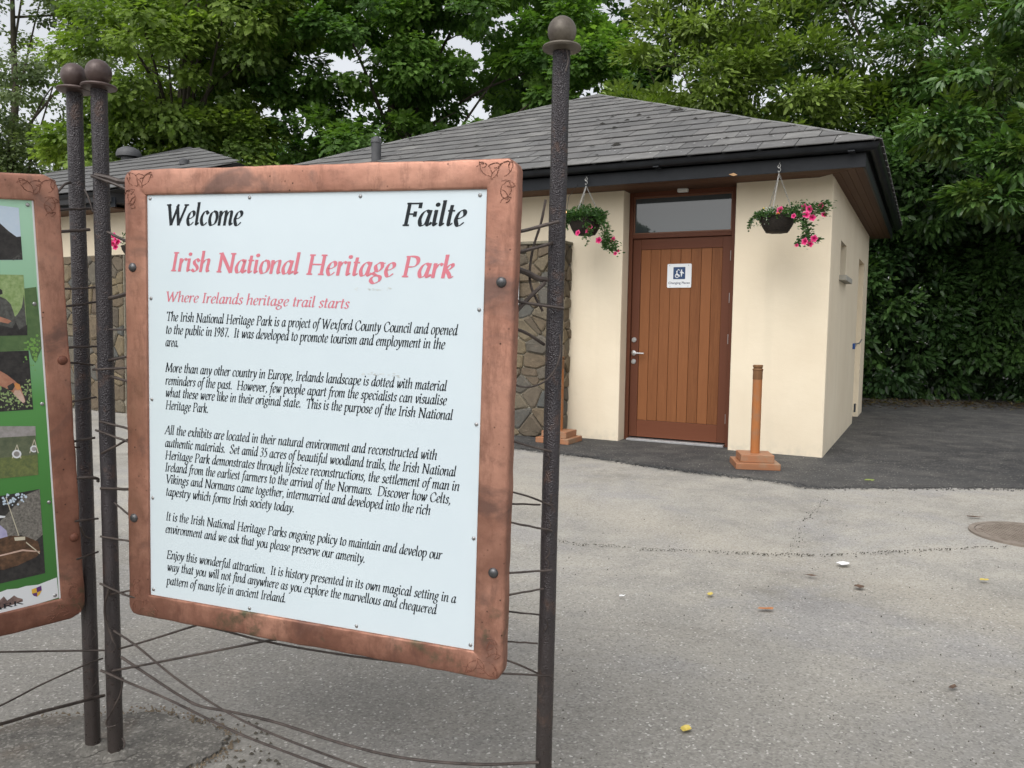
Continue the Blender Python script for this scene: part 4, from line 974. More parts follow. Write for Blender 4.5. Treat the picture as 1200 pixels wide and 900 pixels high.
# rubble stone facing ---------------------------------------------------------
def stonework(root, x0, x1, z0, z1, yf, m, maxn=140, sc=1.0, side=False):
    """irregular rubble: every stone a chamfered many-sided block proud of the mortar"""
    cw_, ch_ = .21*sc, .145*sc; pts = []; nx_ = max(1, round((x1-x0)/cw_)); nz_ = round((z1-z0)/ch_)
    for j in range(-1, nz_+1):
        for i in range(-1, nx_+1):
            if 0 <= i < nx_ and 0 <= j < nz_ and random.random() < .2: continue
            pts.append((x0+(i+.5+(.5 if j % 2 else 0)*.8+random.uniform(-.46, .46))*cw_, z0+(j+.5+random.uniform(-.42, .42))*ch_))
    rest = G(); cnt = 0; A_ = 1.0; B_ = 1.75      # flatter than wide: distances stretched vertically
    for i, p in enumerate(pts):
        poly = [(x0+.004, z0), (x1-.004, z0), (x1-.004, z1), (x0+.004, z1)]
        for k, q in enumerate(pts):
            if k == i or abs(q[0]-p[0]) > cw_*3 or abs(q[1]-p[1]) > ch_*3: continue
            mx, mz = (p[0]+q[0])/2, (p[1]+q[1])/2; nx2, nz2 = (q[0]-p[0])*A_, (q[1]-p[1])*B_
            L = math.hypot(nx2, nz2); nx2 /= L; nz2 /= L; gp = .0045
            mx -= nx2*gp; mz -= nz2*gp
            poly = clip(poly, (mx, mz), (mx-nz2, mz+nx2))
            if len(poly) < 3: break
        if len(poly) < 3: continue
        ar = abs(sum(poly[a][0]*poly[(a+1) % len(poly)][1]-poly[(a+1) % len(poly)][0]*poly[a][1] for a in range(len(poly))))/2
        if ar < .0012: continue
        n = len(poly); cx_ = sum(u for u, v in poly)/n; cz_ = sum(v for u, v in poly)/n; pr_ = random.uniform(.012, .04)
        # cut the corners off for a worn outline
        q = []
        for a in range(n):
            p0, p1, p2 = poly[a-1], poly[a], poly[(a+1) % n]
            for (w0, w1) in ((p0, .09), (p2, .09)): q.append((p1[0]+(w0[0]-p1[0])*w1, p1[1]+(w0[1]-p1[1])*w1))
        n = len(q); R2 = [(cx_+(u-cx_)*.84, cz_+(v-cz_)*.84) for u, v in q]
        tx, tz = random.uniform(-.1, .1), random.uniform(-.12, .12)
        vs = [(u, .0, v) for u, v in q]+[(u, -pr_*.6, v) for u, v in q]+[(u, -pr_*random.uniform(.9, 1.1)-.6*abs(tx*(u-cx_)+tz*(v-cz_)), v) for u, v in R2]+[(cx_, -pr_*1.1, cz_)]
        fs = [(a, (a+1) % n, n+(a+1) % n, n+a) for a in range(n)]+[(n+a, n+(a+1) % n, 2*n+(a+1) % n, 2*n+a) for a in range(n)]+[(2*n+a, 2*n+(a+1) % n, 3*n) for a in range(n)]
        gq = G().add(vs, fs)
        if side: gq.xf(lambda v: np.array([yf-v[1], v[0], v[2]]))
        else: gq.xf(lambda v: np.array([v[0], yf+v[1], v[2]]))
        if cnt < maxn: gq.build('stone', m, root, fix=True); cnt += 1
        else: rest.add(gq.v, gq.f)
    if rest.v: rest.build('stones', m, root, kind='stuff')
ms = G().box((-9.6, -.22, -.15), (-2.91, -.001, 2.298)).build('stone_facing', MORTAR, tb)
stonework(ms, -4.35, -2.9, 0, 2.30, -.22, STONE, 200); stonework(ms, -9.25, -4.352, 0, 2.30, -.22, STONE, 50)
stonework(ms, -.22, 0, 0, 2.30, -2.91, STONE, 40, side=True)
G().box((-9.6, -.27, 2.30), (-2.87, 0, 2.335)).build('stone_coping', m_simple('weathered_coping', (.13, .12, .09), (.24, .22, .16), 10, .95, 0, .6, 50), ms, bevel=.01)
# white notice on the stone wall, mostly behind the copper frame
q0 = front(590, 322, -.275); q1 = front(608, 357, -.275)
nb = G().box((q1[0]-.42, -.285, q1[2]), (q1[0], -.27, q1[2]+.33)).build('wall_notice', WHITEP, tb, bevel=.003)

# second building, farther left ------------------------------------------------
Y2 = -1.0
b2 = thing('ticket_building', 'farther slate roofed building with stone plinth seen between the two signs', 'building', tuple(BC), YAW)
def on2(px, py): return BL(hitp(px, py, BW(0, Y2-.55, 3.1), nrm25))
pk2 = on2(222, 171); rh = on2(281, 190); lh = on2(52, 205)
G().box((-22, Y2, 2.27), (-9.3, Y2+4.6, 2.95)).build('wall', STUCCO, b2)
sp = G().box((-22, Y2-.2, -.3), (-9.29, Y2+4.6, 2.268)).build('stone_plinth', MORTAR, b2)
stonework(sp, -12.7, -9.3, 0, 2.26, Y2-.2, STONE, 220, 1.25)
zr2 = 3.085; ye2 = Y2-.55
rt = np.array([-9.2, ye2]); lt = np.array([-20.5, ye2])
outl = [(lt[0], lt[1]), (rt[0], rt[1]), (rh[0], rh[1]), (pk2[0], pk2[1]), (lh[0], lh[1])]
zz = lambda y: 3.1+(y-ye2)*S25
vs = [(x, y, zz(y)-.015) for x, y in outl]+[(x, y+.01, 2.96) for x, y in [(lt[0], lt[1]), (rt[0], rt[1])]]+[(rh[0]+.3, Y2+5.2, 2.96), (lh[0], Y2+5.2, 2.96)]
rf2 = G().add(vs, [(0, 1, 2, 3, 4), (1, 6, 7, 2), (2, 7, 3), (3, 7, 8), (4, 3, 8), (0, 4, 8, 5), (0, 1, 6, 5), (5, 6, 7, 8)]).build('roof', UNDER, b2, fix=True)
slates(rf2, outl, ye2, 3.1, .355, .325, SLATE, parts=False)
G().box((-21, Y2-.46, 2.89), (-9.1, Y2-.44, 3.02)).build('fascia', FASCIA, b2)
G().box((-21, Y2-.44, 2.90), (-9.3, Y2, 2.92)).build('soffit', SOFFIT_X, b2)
gutter_run([(-21, Y2-.46, 0, -1), (-9.3, Y2-.46, 0, -1)], b2)
# cowl and vent
c = on2(151, 186); cw = BW(*c); rr_ = 13.5*cw[1]/FPX
cx3 = atY(151, 181, cw[1])
G().lathe((cx3[0], cx3[1], 0), [(rr_*.62, cx3[2]-.5), (rr_*.62, cx3[2]-.05), (rr_, cx3[2]-.05), (rr_*1.02, cx3[2]), (rr_*.9, cx3[2]+.07), (rr_*.5, cx3[2]+.12), (0, cx3[2]+.135)], 24).build('roof_cowl', LEADG, b2, True, smooth=True)
c = on2(216, 194); cw = BW(*c); rr_ = 5.5*cw[1]/FPX; ct = atY(216, 190, cw[1])
G().lathe((ct[0], ct[1], 0), [(rr_*.8, ct[2]-.5), (rr_*.8, ct[2]-.04), (rr_, ct[2]-.04), (rr_, ct[2]+.03), (rr_*.5, ct[2]+.05), (0, ct[2]+.055)], 16).build('vent_pipe', LEADG, b2, True, smooth=True)

# ---------------------------------------------------------------- sign on the door
SY = .2335
ds = thing('door_sign', 'small white plate with blue wheelchair pictogram on the brown timber door', 'sign', tuple(BW(-1.642, SY, 1.935)), YAW)
INVds = INV[ds.name]
def rr_rect(w_, h_, r, n=5):
    out = []
    for cx_, cz_, a0 in ((w_/2-r, -h_/2+r, -math.pi/2), (w_/2-r, h_/2-r, 0), (-w_/2+r, h_/2-r, math.pi/2), (-w_/2+r, -h_/2+r, math.pi)):
        out += [(cx_+r*math.cos(a0+math.pi/2*k/n), cz_+r*math.sin(a0+math.pi/2*k/n)) for k in range(n+1)]
    return out
pt = G().prism([(x, 0, z) for x, z in rr_rect(.282, .272, .014)], (0, -.004, 0)).build('plate', WHITEP, ds)
G().prism([(x-.0, -.0042, z+.03) for x, z in rr_rect(.140, .138, .006)], (0, -.0004, 0)).build('pictogram_ground', NAVY, pt)
def pic(pts, k=0): return [(x, -.0049-k*.0001, z+.03) for x, z in pts]
def circ(cx_, cz_, r, n=14): return [(cx_+r*math.cos(i*2*math.pi/n), cz_+r*math.sin(i*2*math.pi/n)) for i in range(n)]
g = G(); c = (-.026, -.030)   # wheelchair
ring = circ(*c, .024, 18); ri = circ(*c, .016, 18)
g.add(pic(ring)+pic(ri), [(i, (i+1) % 18, 18+(i+1) % 18, 18+i) for i in range(18)])
g.poly(pic(circ(-.028, .018, .0085), 1)); g.poly(pic([(-.034, .008), (-.022, .008), (-.018, -.018), (.002, -.018), (.010, -.040), (.003, -.043), (-.004, -.027), (-.032, -.027)], 2))
g.poly(pic([(-.024, .03), (-.012, .046), (-.004, .042), (.006, .03), (.001, .027), (-.008, .037), (-.018, .027)], 3))
g.poly(pic(circ(.026, .032, .0085), 4)); g.poly(pic([(.006, .012), (.026, .024), (.046, .010), (.058, -.004), (.052, -.008), (.038, .002), (.034, -.018), (.028, -.042), (.022, -.042), (.018, -.018), (.016, .004), (.004, .006)], 5))
g.build('pictogram', WHITEP, pt, fix=False)
cu = bpy.data.curves.new('caption', 'FONT'); cu.body = 'Changing Places'; cu.size = .036; cu.align_x = 'CENTER'; cu.align_y = 'CENTER'; cu.resolution_u = 3; cu.offset = .0006
tmp = bpy.data.objects.new('caption_curve', cu); S.collection.objects.link(tmp)
bpy.context.view_layer.update()
me = bpy.data.meshes.new_from_object(tmp.evaluated_get(bpy.context.evaluated_depsgraph_get())); bpy.data.objects.remove(tmp)
co = [v.co for v in me.vertices]; wdt = max(c[0] for c in co)-min(c[0] for c in co)
me.transform(Matrix.Translation((0, -.0046, -.082)) @ Matrix.Rotation(math.pi/2, 4, 'X') @ Matrix.Diagonal((.25/wdt, 1, 1, 1)))
me.materials.clear(); me.materials.append(mat('dark_caption', (.03, .045, .09), .5)); cap_o = bpy.data.objects.new('caption', me); S.collection.objects.link(cap_o); cap_o.parent = pt
for x, z in ((-.115, .118), (.105, .118), (-.105, -.12), (.105, -.12)): G().lathe((x, -.004, z), [(.005, 0), (.004, -.002), (0, -.0025)], 8, axis=(0, 1, 0)).build('screw', SCREW, pt)

# ---------------------------------------------------------------- wooden rope posts
def rope_post(P, rz, label, h=.985):
    t = thing('rope_post', label, 'post', (P[0], P[1], 0.006), rz, 'wooden rope posts outside the block')
    G().box((-.205, -.205, 0), (.205, .205, .062)).build('lower_plinth', POSTB, t, bevel=.006)
    G().box((-.155, -.155, .0625), (.155, .155, .135)).build('upper_plinth', POSTB, t, bevel=.006)
    g = G(); g.lathe((0, 0, 0), [(.044, .13), (.0445, .5), (.044, .9), (.045, .905)], 24)
    p = g.build('shaft', POSTW, t, smooth=True)
    DW = m_wood('greyed_post_top', (.15, .075, .035), (.22, .115, .055), (.09, .05, .025))
    G().lathe((0, 0, 0), [(.0445, .845), (.0462, .85), (.0455, h-.045), (.041, h-.040), (.041, h-.028), (.047, h-.022), (.047, h-.006), (.04, h), (0, h)], 24).build('post_cap', DW, p, smooth=True)
    G().lathe((0, 0, 0), [(.047, .93), (.050, .935), (.050, .943), (.047, .948)], 20).build('ring', DW, p, smooth=True)
    return t
P1 = gnd(884, 547.5); P1 = (P1[0], P1[1])
rope_post(P1, math.radians(-7), 'brown wooden rope post on a stepped base in front of the cream wall')
P2_ = gnd(655, 518); p2 = rope_post((P2_[0], P2_[1]), math.radians(-27), 'brown wooden rope post standing by the stone wall behind the iron pole', .985)

# ---------------------------------------------------------------- leaves (numpy)
def leaf_mesh(name, pos, axis, nrm, L, Wd, tint, shape, matl, parent, curl=.15):
    """pos,axis,nrm: (N,3); L,Wd: (N,) ; shape 'dia' 4 verts, 'lau' 6 verts"""
    N = len(pos); a = axis/np.linalg.norm(axis, axis=1, keepdims=True)
    b = np.cross(nrm, a); b /= (np.linalg.norm(b, axis=1, keepdims=True)+1e-9); n = np.cross(a, b)
    if shape == 'dia':
        T = np.array([(0, 0, 0), (.45, .5, .10), (1, 0, -curl), (.45, -.5, .10)]); F = np.array([(0, 1, 2), (0, 2, 3)])
    elif shape == 'lau':
        T = np.array([(0, 0, 0), (.30, .42, .10), (.68, .40, .05), (1, 0, -curl), (.68, -.40, .05), (.30, -.42, .10), (.48, 0, -.02)])
        F = np.array([(0, 1, 6), (1, 2, 6), (2, 3, 6), (3, 4, 6), (4, 5, 6), (5, 0, 6)])
    else:   # lobed maple-like
        T = np.array([(0, 0, 0), (.18, .52, .03), (.62, .40, .06), (1, 0, -curl), (.62, -.40, .06), (.18, -.52, .03), (.40, .22, .02), (.40, -.22, .02)])
        F = np.array([(0, 1, 6), (6, 2, 3), (0, 6, 3), (0, 3, 7), (7, 3, 4), (0, 7, 5)])
    k = len(T)
    V = pos[:, None, :]+a[:, None, :]*(T[None, :, 0:1]*L[:, None, None])+b[:, None, :]*(T[None, :, 1:2]*Wd[:, None, None])+n[:, None, :]*(T[None, :, 2:3]*Wd[:, None, None])
    V = V.reshape(-1, 3).astype(np.float32)
    if parent is not None:
        Mi = np.array(INV[root_of(parent).name]); V = (V@Mi[:3, :3].T+Mi[:3, 3]).astype(np.float32)
    FF = (F[None]+(np.arange(N)*k)[:, None, None]).reshape(-1).astype(np.int32)
    me = bpy.data.meshes.new(name); nf = N*len(F)
    me.vertices.add(N*k); me.vertices.foreach_set('co', V.ravel())
    me.loops.add(nf*3); me.loops.foreach_set('vertex_index', FF)
    me.polygons.add(nf); me.polygons.foreach_set('loop_start', np.arange(0, nf*3, 3, dtype=np.int32))
    me.update(calc_edges=True)
    at = me.attributes.new('tint', 'FLOAT_COLOR', 'POINT')
    C_ = np.ones((N, k, 4), np.float32); C_[:, :, :3] = tint[:, None, :]; at.data.foreach_set('color', C_.ravel())
    me.materials.append(matl); o = bpy.data.objects.new(name, me); S.collection.objects.link(o)
    if parent is not None: o.parent = parent
    return o
def unit(n): v = rng.normal(size=(n, 3)); return v/np.linalg.norm(v, axis=1, keepdims=True)
def crown(clumps, per, leafL, asp, cols, flat_=.55, droop=.35, up=1.0, spread=1.0):
    """clumps: (M,4) x,y,z,r + outward dirs; returns arrays for leaf_mesh"""
    C = clumps[:, :3]; R = clumps[:, 3]; Dn = clumps[:, 4:7]; M_ = len(C); N = M_*per
    idx = np.repeat(np.arange(M_), per); d = unit(N); rad = rng.random(N)**(1/2.0)
    off = d*rad[:, None]*R[idx][:, None]; off[:, 2] *= flat_
    pos = C[idx]+off; ax = off/(R[idx][:, None])*.9+Dn[idx]*.5+unit(N)*.45; ax[:, 2] -= droop
    nr = unit(N)*.55+np.array([0, 0, up])+Dn[idx]*.45
    L = leafL*rng.uniform(.45, 1.3, N); W_ = L*asp
    ci = rng.random(M_); base = np.array(cols)
    k = (ci[idx]*.75+rng.random(N)*.25)*(len(base)-1); i0 = np.clip(k.astype(int), 0, len(base)-2); f = (k-i0)[:, None]
    tint = base[i0]*(1-f)+base[i0+1]*f; tint = tint*rng.uniform(.8, 1.2, N)[:, None]
    return pos, ax, nr, L, W_, tint
def shell(lobes, dens, rmin=.5, rmax=1.0, rc=(.3, .55)):
    out = []
    for (x, y, z, rx, ry, rz, n) in lobes:
        m = int(n*dens); d = unit(m); t = rng.uniform(rmin, rmax, m)**.6
        P = np.array([x, y, z])+d*t[:, None]*np.array([rx, ry, rz]); dn = d*np.array([1/rx, 1/ry, 1/rz]); dn /= np.linalg.norm(dn, axis=1, keepdims=True)
        out.append(np.column_stack([P, rng.uniform(rc[0], rc[1], m), dn]))
    return np.vstack(out)
def trunk(root, base, top, r, cl, nb=14, rb=.05, name='trunk'):
    g = G(); b = np.array(base, float); t = np.array(top, float)
    pts = [b+(t-b)*k/6+np.array([random.uniform(-.08, .08), random.uniform(-.08, .08), 0])*(0 < k < 6)*1.5 for k in range(7)]
    g.tube(pts, [r*(1-.75*k/6)*(1.25 if k == 0 else 1) for k in range(7)], 10)
    o = g.build(name, BARK, root, True, smooth=True)
    sel = cl[rng.choice(len(cl), min(nb, len(cl)), replace=False)]; g = G()
    for c in sel:
        p1 = np.array(c[:3]); s = random.uniform(.35, .9); p0 = b+(t-b)*s; mid = (p0+p1)/2+np.array([0, 0, random.uniform(.1, .5)])
        C_ = catmull([p0, mid, p1], 5); g.tube(C_, [rb*(1-.85*i/(len(C_)-1)) for i in range(len(C_))], 6)
        for q in range(3):
            pa_ = C_[random.randint(4, len(C_)-2)]; pb_ = pa_+np.array([random.uniform(-.8, .8), random.uniform(-.8, .8), random.uniform(-.2, .7)]); g.tube([pa_, (pa_+pb_)/2+np.array([0, 0, .06]), pb_], [rb*.3, rb*.2, rb*.08], 5)
    g.build('limbs', BARK, root, True, smooth=True)
    return o

SYC = [(0.0555, 0.119, 0.0285), (0.0872, 0.1665, 0.0412), (0.1348, 0.2379, 0.0555), (0.222, 0.3489, 0.0872)]
SYD = [(0.0343, 0.078, 0.0234), (0.0546, 0.1123, 0.0312), (0.0858, 0.156, 0.0468)]
LIGHT = [(0.0725, 0.1208, 0.0301), (0.1328, 0.1993, 0.0483), (0.1932, 0.2716, 0.0604), (0.2777, 0.3622, 0.0966)]
GREY = [(0.0957, 0.1355, 0.0718), (0.1436, 0.1914, 0.0957), (0.1914, 0.2393, 0.1276), (0.2393, 0.3031, 0.1595)]
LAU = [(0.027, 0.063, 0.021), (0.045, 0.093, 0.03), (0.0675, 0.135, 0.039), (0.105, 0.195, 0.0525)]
LAUL = [(0.077, 0.121, 0.0275), (0.132, 0.1925, 0.0385), (0.198, 0.275, 0.0605), (0.253, 0.341, 0.088)]

def tree(name, label, cat, base, top, r, lobes, dens, per, leafL, asp, cols, shape='dia', m=LEAFM, group=None, nb=16, rb=.07, **kw):
    t = thing(name, label, cat, tuple(base), 0, group)
    cl = shell(lobes, dens, rc=kw.pop('rc', (.35, .65)), rmin=kw.pop('rmin', .45))
    trunk(t, base, top, r, cl, nb, rb)
    A = crown(cl, per, leafL, asp, cols, **kw)
    o = leaf_mesh('crown', *A, shape, m, t); o['kind'] = 'stuff'
    return t, cl

gt = 'trees behind the buildings'
tree('sycamore_tree', 'big dark green broadleaf tree filling the sky behind the welcome sign', 'tree', (-3.0, 21.5, 0), (-3.2, 21.5, 8), .32,
     [(-4.2, 21, 8.2, 3.2, 2.6, 2.6, 80), (-1.0, 21, 8.4, 3.0, 2.4, 2.6, 76), (-6.5, 21.5, 6.9, 2.2, 2, 2.2, 50), (1.4, 20.5, 7.2, 1.9, 1.8, 2.3, 56), (-3.2, 20, 5.5, 2.6, 1.8, 1.3, 30), (-2.5, 22, 10.5, 4, 3, 2.2, 60)],
     1.0, 190, .17, .85, SYC, 'maple', group=gt, rmin=.35)
tree('maple_tree', 'bright green maple tree rising above the left building roof', 'tree', (-8.6, 20.6, 0), (-8.4, 20.6, 8), .18,
     [(-8.4, 19.5, 7.3, 2.2, 2, 2.2, 72), (-9.8, 20, 5.3, 1.7, 1.6, 1.5, 34), (-6.6, 19.5, 8.8, 1.9, 1.8, 1.8, 44), (-8.2, 20, 9.8, 2.2, 2, 1.8, 36), (-7.2, 20, 5.4, 1.6, 1.5, 1.4, 34)],
     1.0, 180, .155, .85, LIGHT, 'maple', group=gt)
tree('poplar_tree', 'tall airy grey green tree with sky showing through at the far left', 'tree', (-15.5, 25, 0), (-15.3, 25, 12), .2,
     [(-15.2, 25, 9.5, 3.2, 2.4, 4.4, 135), (-12.4, 26, 10.5, 2.4, 2.2, 3.4, 95), (-17.5, 25, 6, 2.4, 2, 2.6, 60), (-13.5, 25, 5.4, 2.6, 1.6, 2.0, 70)], 1.0, 170, .125, .8, GREY, 'dia', group=gt, rc=(.4, .8), nb=8, rb=.04)
tree('laurel_tree', 'light green glossy laurel tree right behind the roof peak', 'tree', (4.6, 17.6, 0), (4.4, 17.4, 6), .14,
     [(3.7, 17.0, 6.9, 1.5, 1.2, 1.6, 52), (5.6, 16.8, 6.3, 1.6, 1.2, 1.7, 54), (4.6, 17.2, 4.9, 2.8, 1.0, 1.2, 70), (2.6, 17.4, 5.5, 1.0, .9, 1.0, 34), (4.6, 17.4, 8.6, 2.2, 1.2, 1.3, 50)],
     1.0, 120, .17, .40, LAUL, 'lau', LAURELM, gt, up=.8, droop=.05, rc=(.3, .55), nb=8, rb=.04)
tree('evergreen_tree', 'dark evergreen tree between the light laurel and the tall hedge', 'tree', (8.8, 17.8, 0), (8.6, 17.6, 8), .2,
     [(7.4, 17.2, 7.8, 2.0, 1.4, 2.2, 72), (9.8, 17, 7.0, 2.4, 1.4, 2.4, 92), (8.2, 17.2, 5.3, 2.8, 1.2, 1.5, 90), (11.6, 17.2, 6.2, 2.0, 1.4, 2.4, 90), (9.0, 18, 9.6, 2.6, 1.4, 1.2, 60)],
     1.0, 130, .18, .40, LAU[2:]+LAUL[:3], 'lau', LAURELM, gt, up=.8, droop=.15, rc=(.35, .6), nb=8, rb=.04)
tree('dark_tree', 'shaded dark tree standing behind the sycamore and the main roof', 'tree', (1.5, 25, 0), (1.5, 25, 8), .3,
     [(1.8, 25, 7.8, 3.4, 2, 3.8, 100), (-3.0, 26.5, 5.6, 4.2, 2, 1.5, 70), (6.0, 25, 7.6, 3.6, 2, 3.6, 80), (-8.5, 26, 5.4, 4, 2, 1.9, 44)], 1.0, 150, .23, .8, SYD, 'dia', group=gt)
# far wood closing the view low down
N = 60000; xx = rng.uniform(-30, 34, N); hh = 6.9+1.2*np.sin(xx*.45)+.7*np.sin(xx*1.3+1)+.4*np.sin(xx*3.1)
zf_ = hh*rng.random(N)**.8; A = (np.column_stack([xx, 33+rng.normal(0, 1.2, N)+.6*np.sin(xx*2+zf_), zf_]), unit(N), unit(N)+np.array([0, -.3, .6]), rng.uniform(.22, .42, N), rng.uniform(.2, .34, N), np.array(SYC)[rng.integers(3, size=N)])
o = leaf_mesh('far_wood', *A, 'dia', LEAFM, None); tag(o, 'far wood closing the view behind the nearer trees', 'wood', kind='stuff')

N = 16000; xx = rng.uniform(-34, 40, N); hh = 5.2+1.3*np.sin(xx*.38+2)+.8*np.sin(xx*1.1)  # unseen tree row behind the camera, added for its reflections in glass and iron
A = (np.column_stack([xx, -30+rng.normal(0, .9, N), hh*rng.random(N)**.8]), unit(N), unit(N)+np.array([0, .3, .6]), rng.uniform(.4, .7, N), rng.uniform(.3, .5, N), np.array(SYC)[rng.integers(3, size=N)])
o = leaf_mesh('far_wood', *A, 'dia', LEAFM, None); tag(o, 'unseen wood behind the camera, added to be mirrored in the window over the door', 'wood', kind='stuff')
# tall laurel hedge at the right, overhanging the lane ------------------------
hd_ = thing('laurel_hedge', 'tall dark glossy laurel hedge overhanging the lane right of the building', 'hedge', (9.5, 16.6, 0))
hl = [(8.0, 16.4, 1.8, 1.7, .7, 2.0, 130), (10.4, 16.0, 2.0, 1.9, .8, 2.2, 150), (12.8, 15.6, 2.1, 1.9, .8, 2.3, 130), (6.2, 17.0, 1.8, 1.2, .7, 2.0, 70), (15.4, 15.4, 2.4, 2, 1.0, 2.6, 70),
      (8.2, 15.9, 4.3, 1.6, .9, 1.1, 80), (10.6, 15.3, 4.5, 2.0, 1.0, 1.2, 100), (12.8, 14.9, 4.7, 1.9, 1.0, 1.3, 90)]
cl = shell(hl, 1.0, rmin=.6, rc=(.28, .48)); A = crown(cl, 105, .165, .42, LAU, up=.5, droop=.25, flat_=.7)
trunk(hd_, (9.5, 17.2, 0), (9.5, 17.2, 4.5), .10, cl, 10, .03)
o = leaf_mesh('foliage', *A, 'lau', LAURELM, hd_); o['kind'] = 'stuff'
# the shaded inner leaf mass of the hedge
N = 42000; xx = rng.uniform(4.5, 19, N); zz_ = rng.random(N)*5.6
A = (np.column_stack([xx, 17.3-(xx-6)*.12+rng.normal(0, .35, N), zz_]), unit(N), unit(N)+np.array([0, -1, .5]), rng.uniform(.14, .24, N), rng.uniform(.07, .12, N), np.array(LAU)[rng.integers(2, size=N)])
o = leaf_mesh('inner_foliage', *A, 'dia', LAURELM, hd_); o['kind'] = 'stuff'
ov = thing('overhanging_laurel', 'laurel boughs with large light leaves leaning out beside the roof corner', 'tree', (10.2, 14.8, 0))
ol = [(8.3, 13.2, 4.15, .9, .7, .45, 26), (9.0, 12.9, 4.7, 1.1, .7, .5, 34), (7.7, 13.2, 3.5, .6, .5, .42, 20), (8.7, 12.8, 3.35, .7, .5, .35, 18), (9.3, 12.6, 2.8, .6, .5, .35, 12), (9.6, 12.8, 3.9, .8, .6, .5, 26), (7.3, 13.6, 4.8, .8, .5, .5, 22), (9.4, 12.6, 5.4, 1.3, .7, .6, 44), (7.8, 13.6, 5.7, 1.0, .6, .5, 30), (8.6, 13.0, 6.5, 1.4, .7, .6, 40)]
cl2 = shell(ol, 1.0, rmin=.3, rc=(.16, .3)); A = crown(cl2, 55, .175, .42, LAU[1:]+LAUL[:2], up=1.1, droop=.15)
trunk(ov, (10.4, 15.4, 0), (9.8, 14.2, 5.0), .08, cl2, 26, .022)
o = leaf_mesh('foliage', *A, 'lau', LAURELM, ov); o['kind'] = 'stuff'
# nearest leaves of the boughs as leaves of their own (shared meshes)
lm = []
for k, col in enumerate([(.045, .11, .028), (.07, .15, .035), (.10, .19, .045), (.5, .33, .04)]):
    q = leaf_mesh('leaf', np.array([[0., 0, 0]]), np.array([[1., 0, 0]]), np.array([[0., 0, 1]]), np.array([.175]), np.array([.066]), np.array([col]), 'lau', LAURELM, None, .25)
    lm.append(q.data); bpy.data.objects.remove(q)
Mi = INV[ov.name]
for k in range(230):
    c = cl2[rng.integers(len(cl2))]; d = unit(1)[0]; p = c[:3]+d*c[3]*np.array([1, 1, .6])*1.05+np.array([0, -.10, 0])
    o = bpy.data.objects.new('leaf', lm[3] if k % 77 == 5 else lm[int(rng.integers(3))]); S.collection.objects.link(o); o.parent = ov
    o.location = Mi @ Vector(p); yaw_ = math.atan2(d[1]-.5, d[0])+random.gauss(0, .4); o.rotation_euler = (random.gauss(0, .45), random.gauss(.45, .3), yaw_); sc_ = random.uniform(.75, 1.15); o.scale = (sc_,)*3
# leaf litter under the hedge
N = 3500; px_ = rng.uniform(6.2, 15, N); py_ = 15.3-(px_-6)*.06+rng.normal(0, .5, N)
A = (np.column_stack([px_, py_, rng.uniform(.006, .03, N)]), unit(N)*np.array([1, 1, .15]), unit(N)*.3+np.array([0, 0, 1]), rng.uniform(.05, .12, N), rng.uniform(.02, .045, N), np.array([(.05, .03, .018), (.09, .055, .03), (.03, .022, .015), (.13, .10, .04)])[rng.integers(4, size=N)])
o = leaf_mesh('leaf_litter', *A, 'dia', LEAFM, None); tag(o, 'dead brown leaves scattered along the foot of the hedge', 'leaf litter', kind='stuff')

# ---------------------------------------------------------------- hanging baskets
WICK = m_simple('dark_wicker', (.012, .010, .008), (.04, .032, .026), 40, .8, 0, .9, 90, .3, (1, 1, 5))
CH = m_simple('galvanised_chain', (.28, .28, .27), (.42, .42, .4), 60, .4, .7)
PET = m_leaf('petunia_petal', .6, .25, .2); PETD = mat('petunia_throat', (.30, .005, .04), .6)
BLOOM = {}
def bloom_mesh():
    # five-lobed trumpet: pale rim, pink lobes
    n = 25; vs = [(0, 0, -.5)]; fs = []
    for r, z in ((.28, -.12), (.62, .02), (.95, .06)):
        for k in range(n):
            a = 2*math.pi*k/n; q = r*(1+(.13*math.cos(5*a) if r > .5 else 0)); vs.append((q*math.cos(a), q*math.sin(a), z+.05*math.cos(10*a)*(r > .5)))
    for k in range(n): fs.append((0, 1+k, 1+(k+1) % n))
    for j in range(2):
        for k in range(n): fs.append((1+j*n+k, 1+j*n+(k+1) % n, 1+(j+1)*n+(k+1) % n, 1+(j+1)*n+k))
    me = bpy.data.meshes.new('flower'); me.from_pydata(vs, [], fs); at = me.attributes.new('tint', 'FLOAT_COLOR', 'POINT')
    cols = [(.28, .0, .05)]+[(.45, .005, .10)]*n+[(.72, .035, .20)]*n+[(.76, .16, .34)]*n
    at.data.foreach_set('color', np.array([(*c, 1) for c in cols], np.float32).ravel()); me.materials.append(PET); return me
BM = bloom_mesh()
def flower(root, P, d, s, mesh=None):
    o = bpy.data.objects.new('flower', mesh or BM); S.collection.objects.link(o); o.parent = root
    o.location = P; o.rotation_euler = Vector(d).to_track_quat('Z', 'Y').to_euler(); o.scale = (s*1.28,)*3; return o
def chain(g, a, b, link=.024, r=.0022):
    a, b = np.array(a, float), np.array(b, float); L = np.linalg.norm(b-a); n = max(2, int(L/link)); d = (b-a)/L
    s1 = np.cross(d, (0, 1, .1)); s1 /= np.linalg.norm(s1); s2 = np.cross(d, s1)
    for i in range(n):
        c = a+d*(i+.5)*L/n; s = s1 if i % 2 else s2; h = L/n*.62
        pts = [c+d*h*math.cos(t)+s*.006*math.sin(t) for t in np.linspace(0, 2*math.pi, 9)]
        g.tube(pts, r, 4, cap=False)
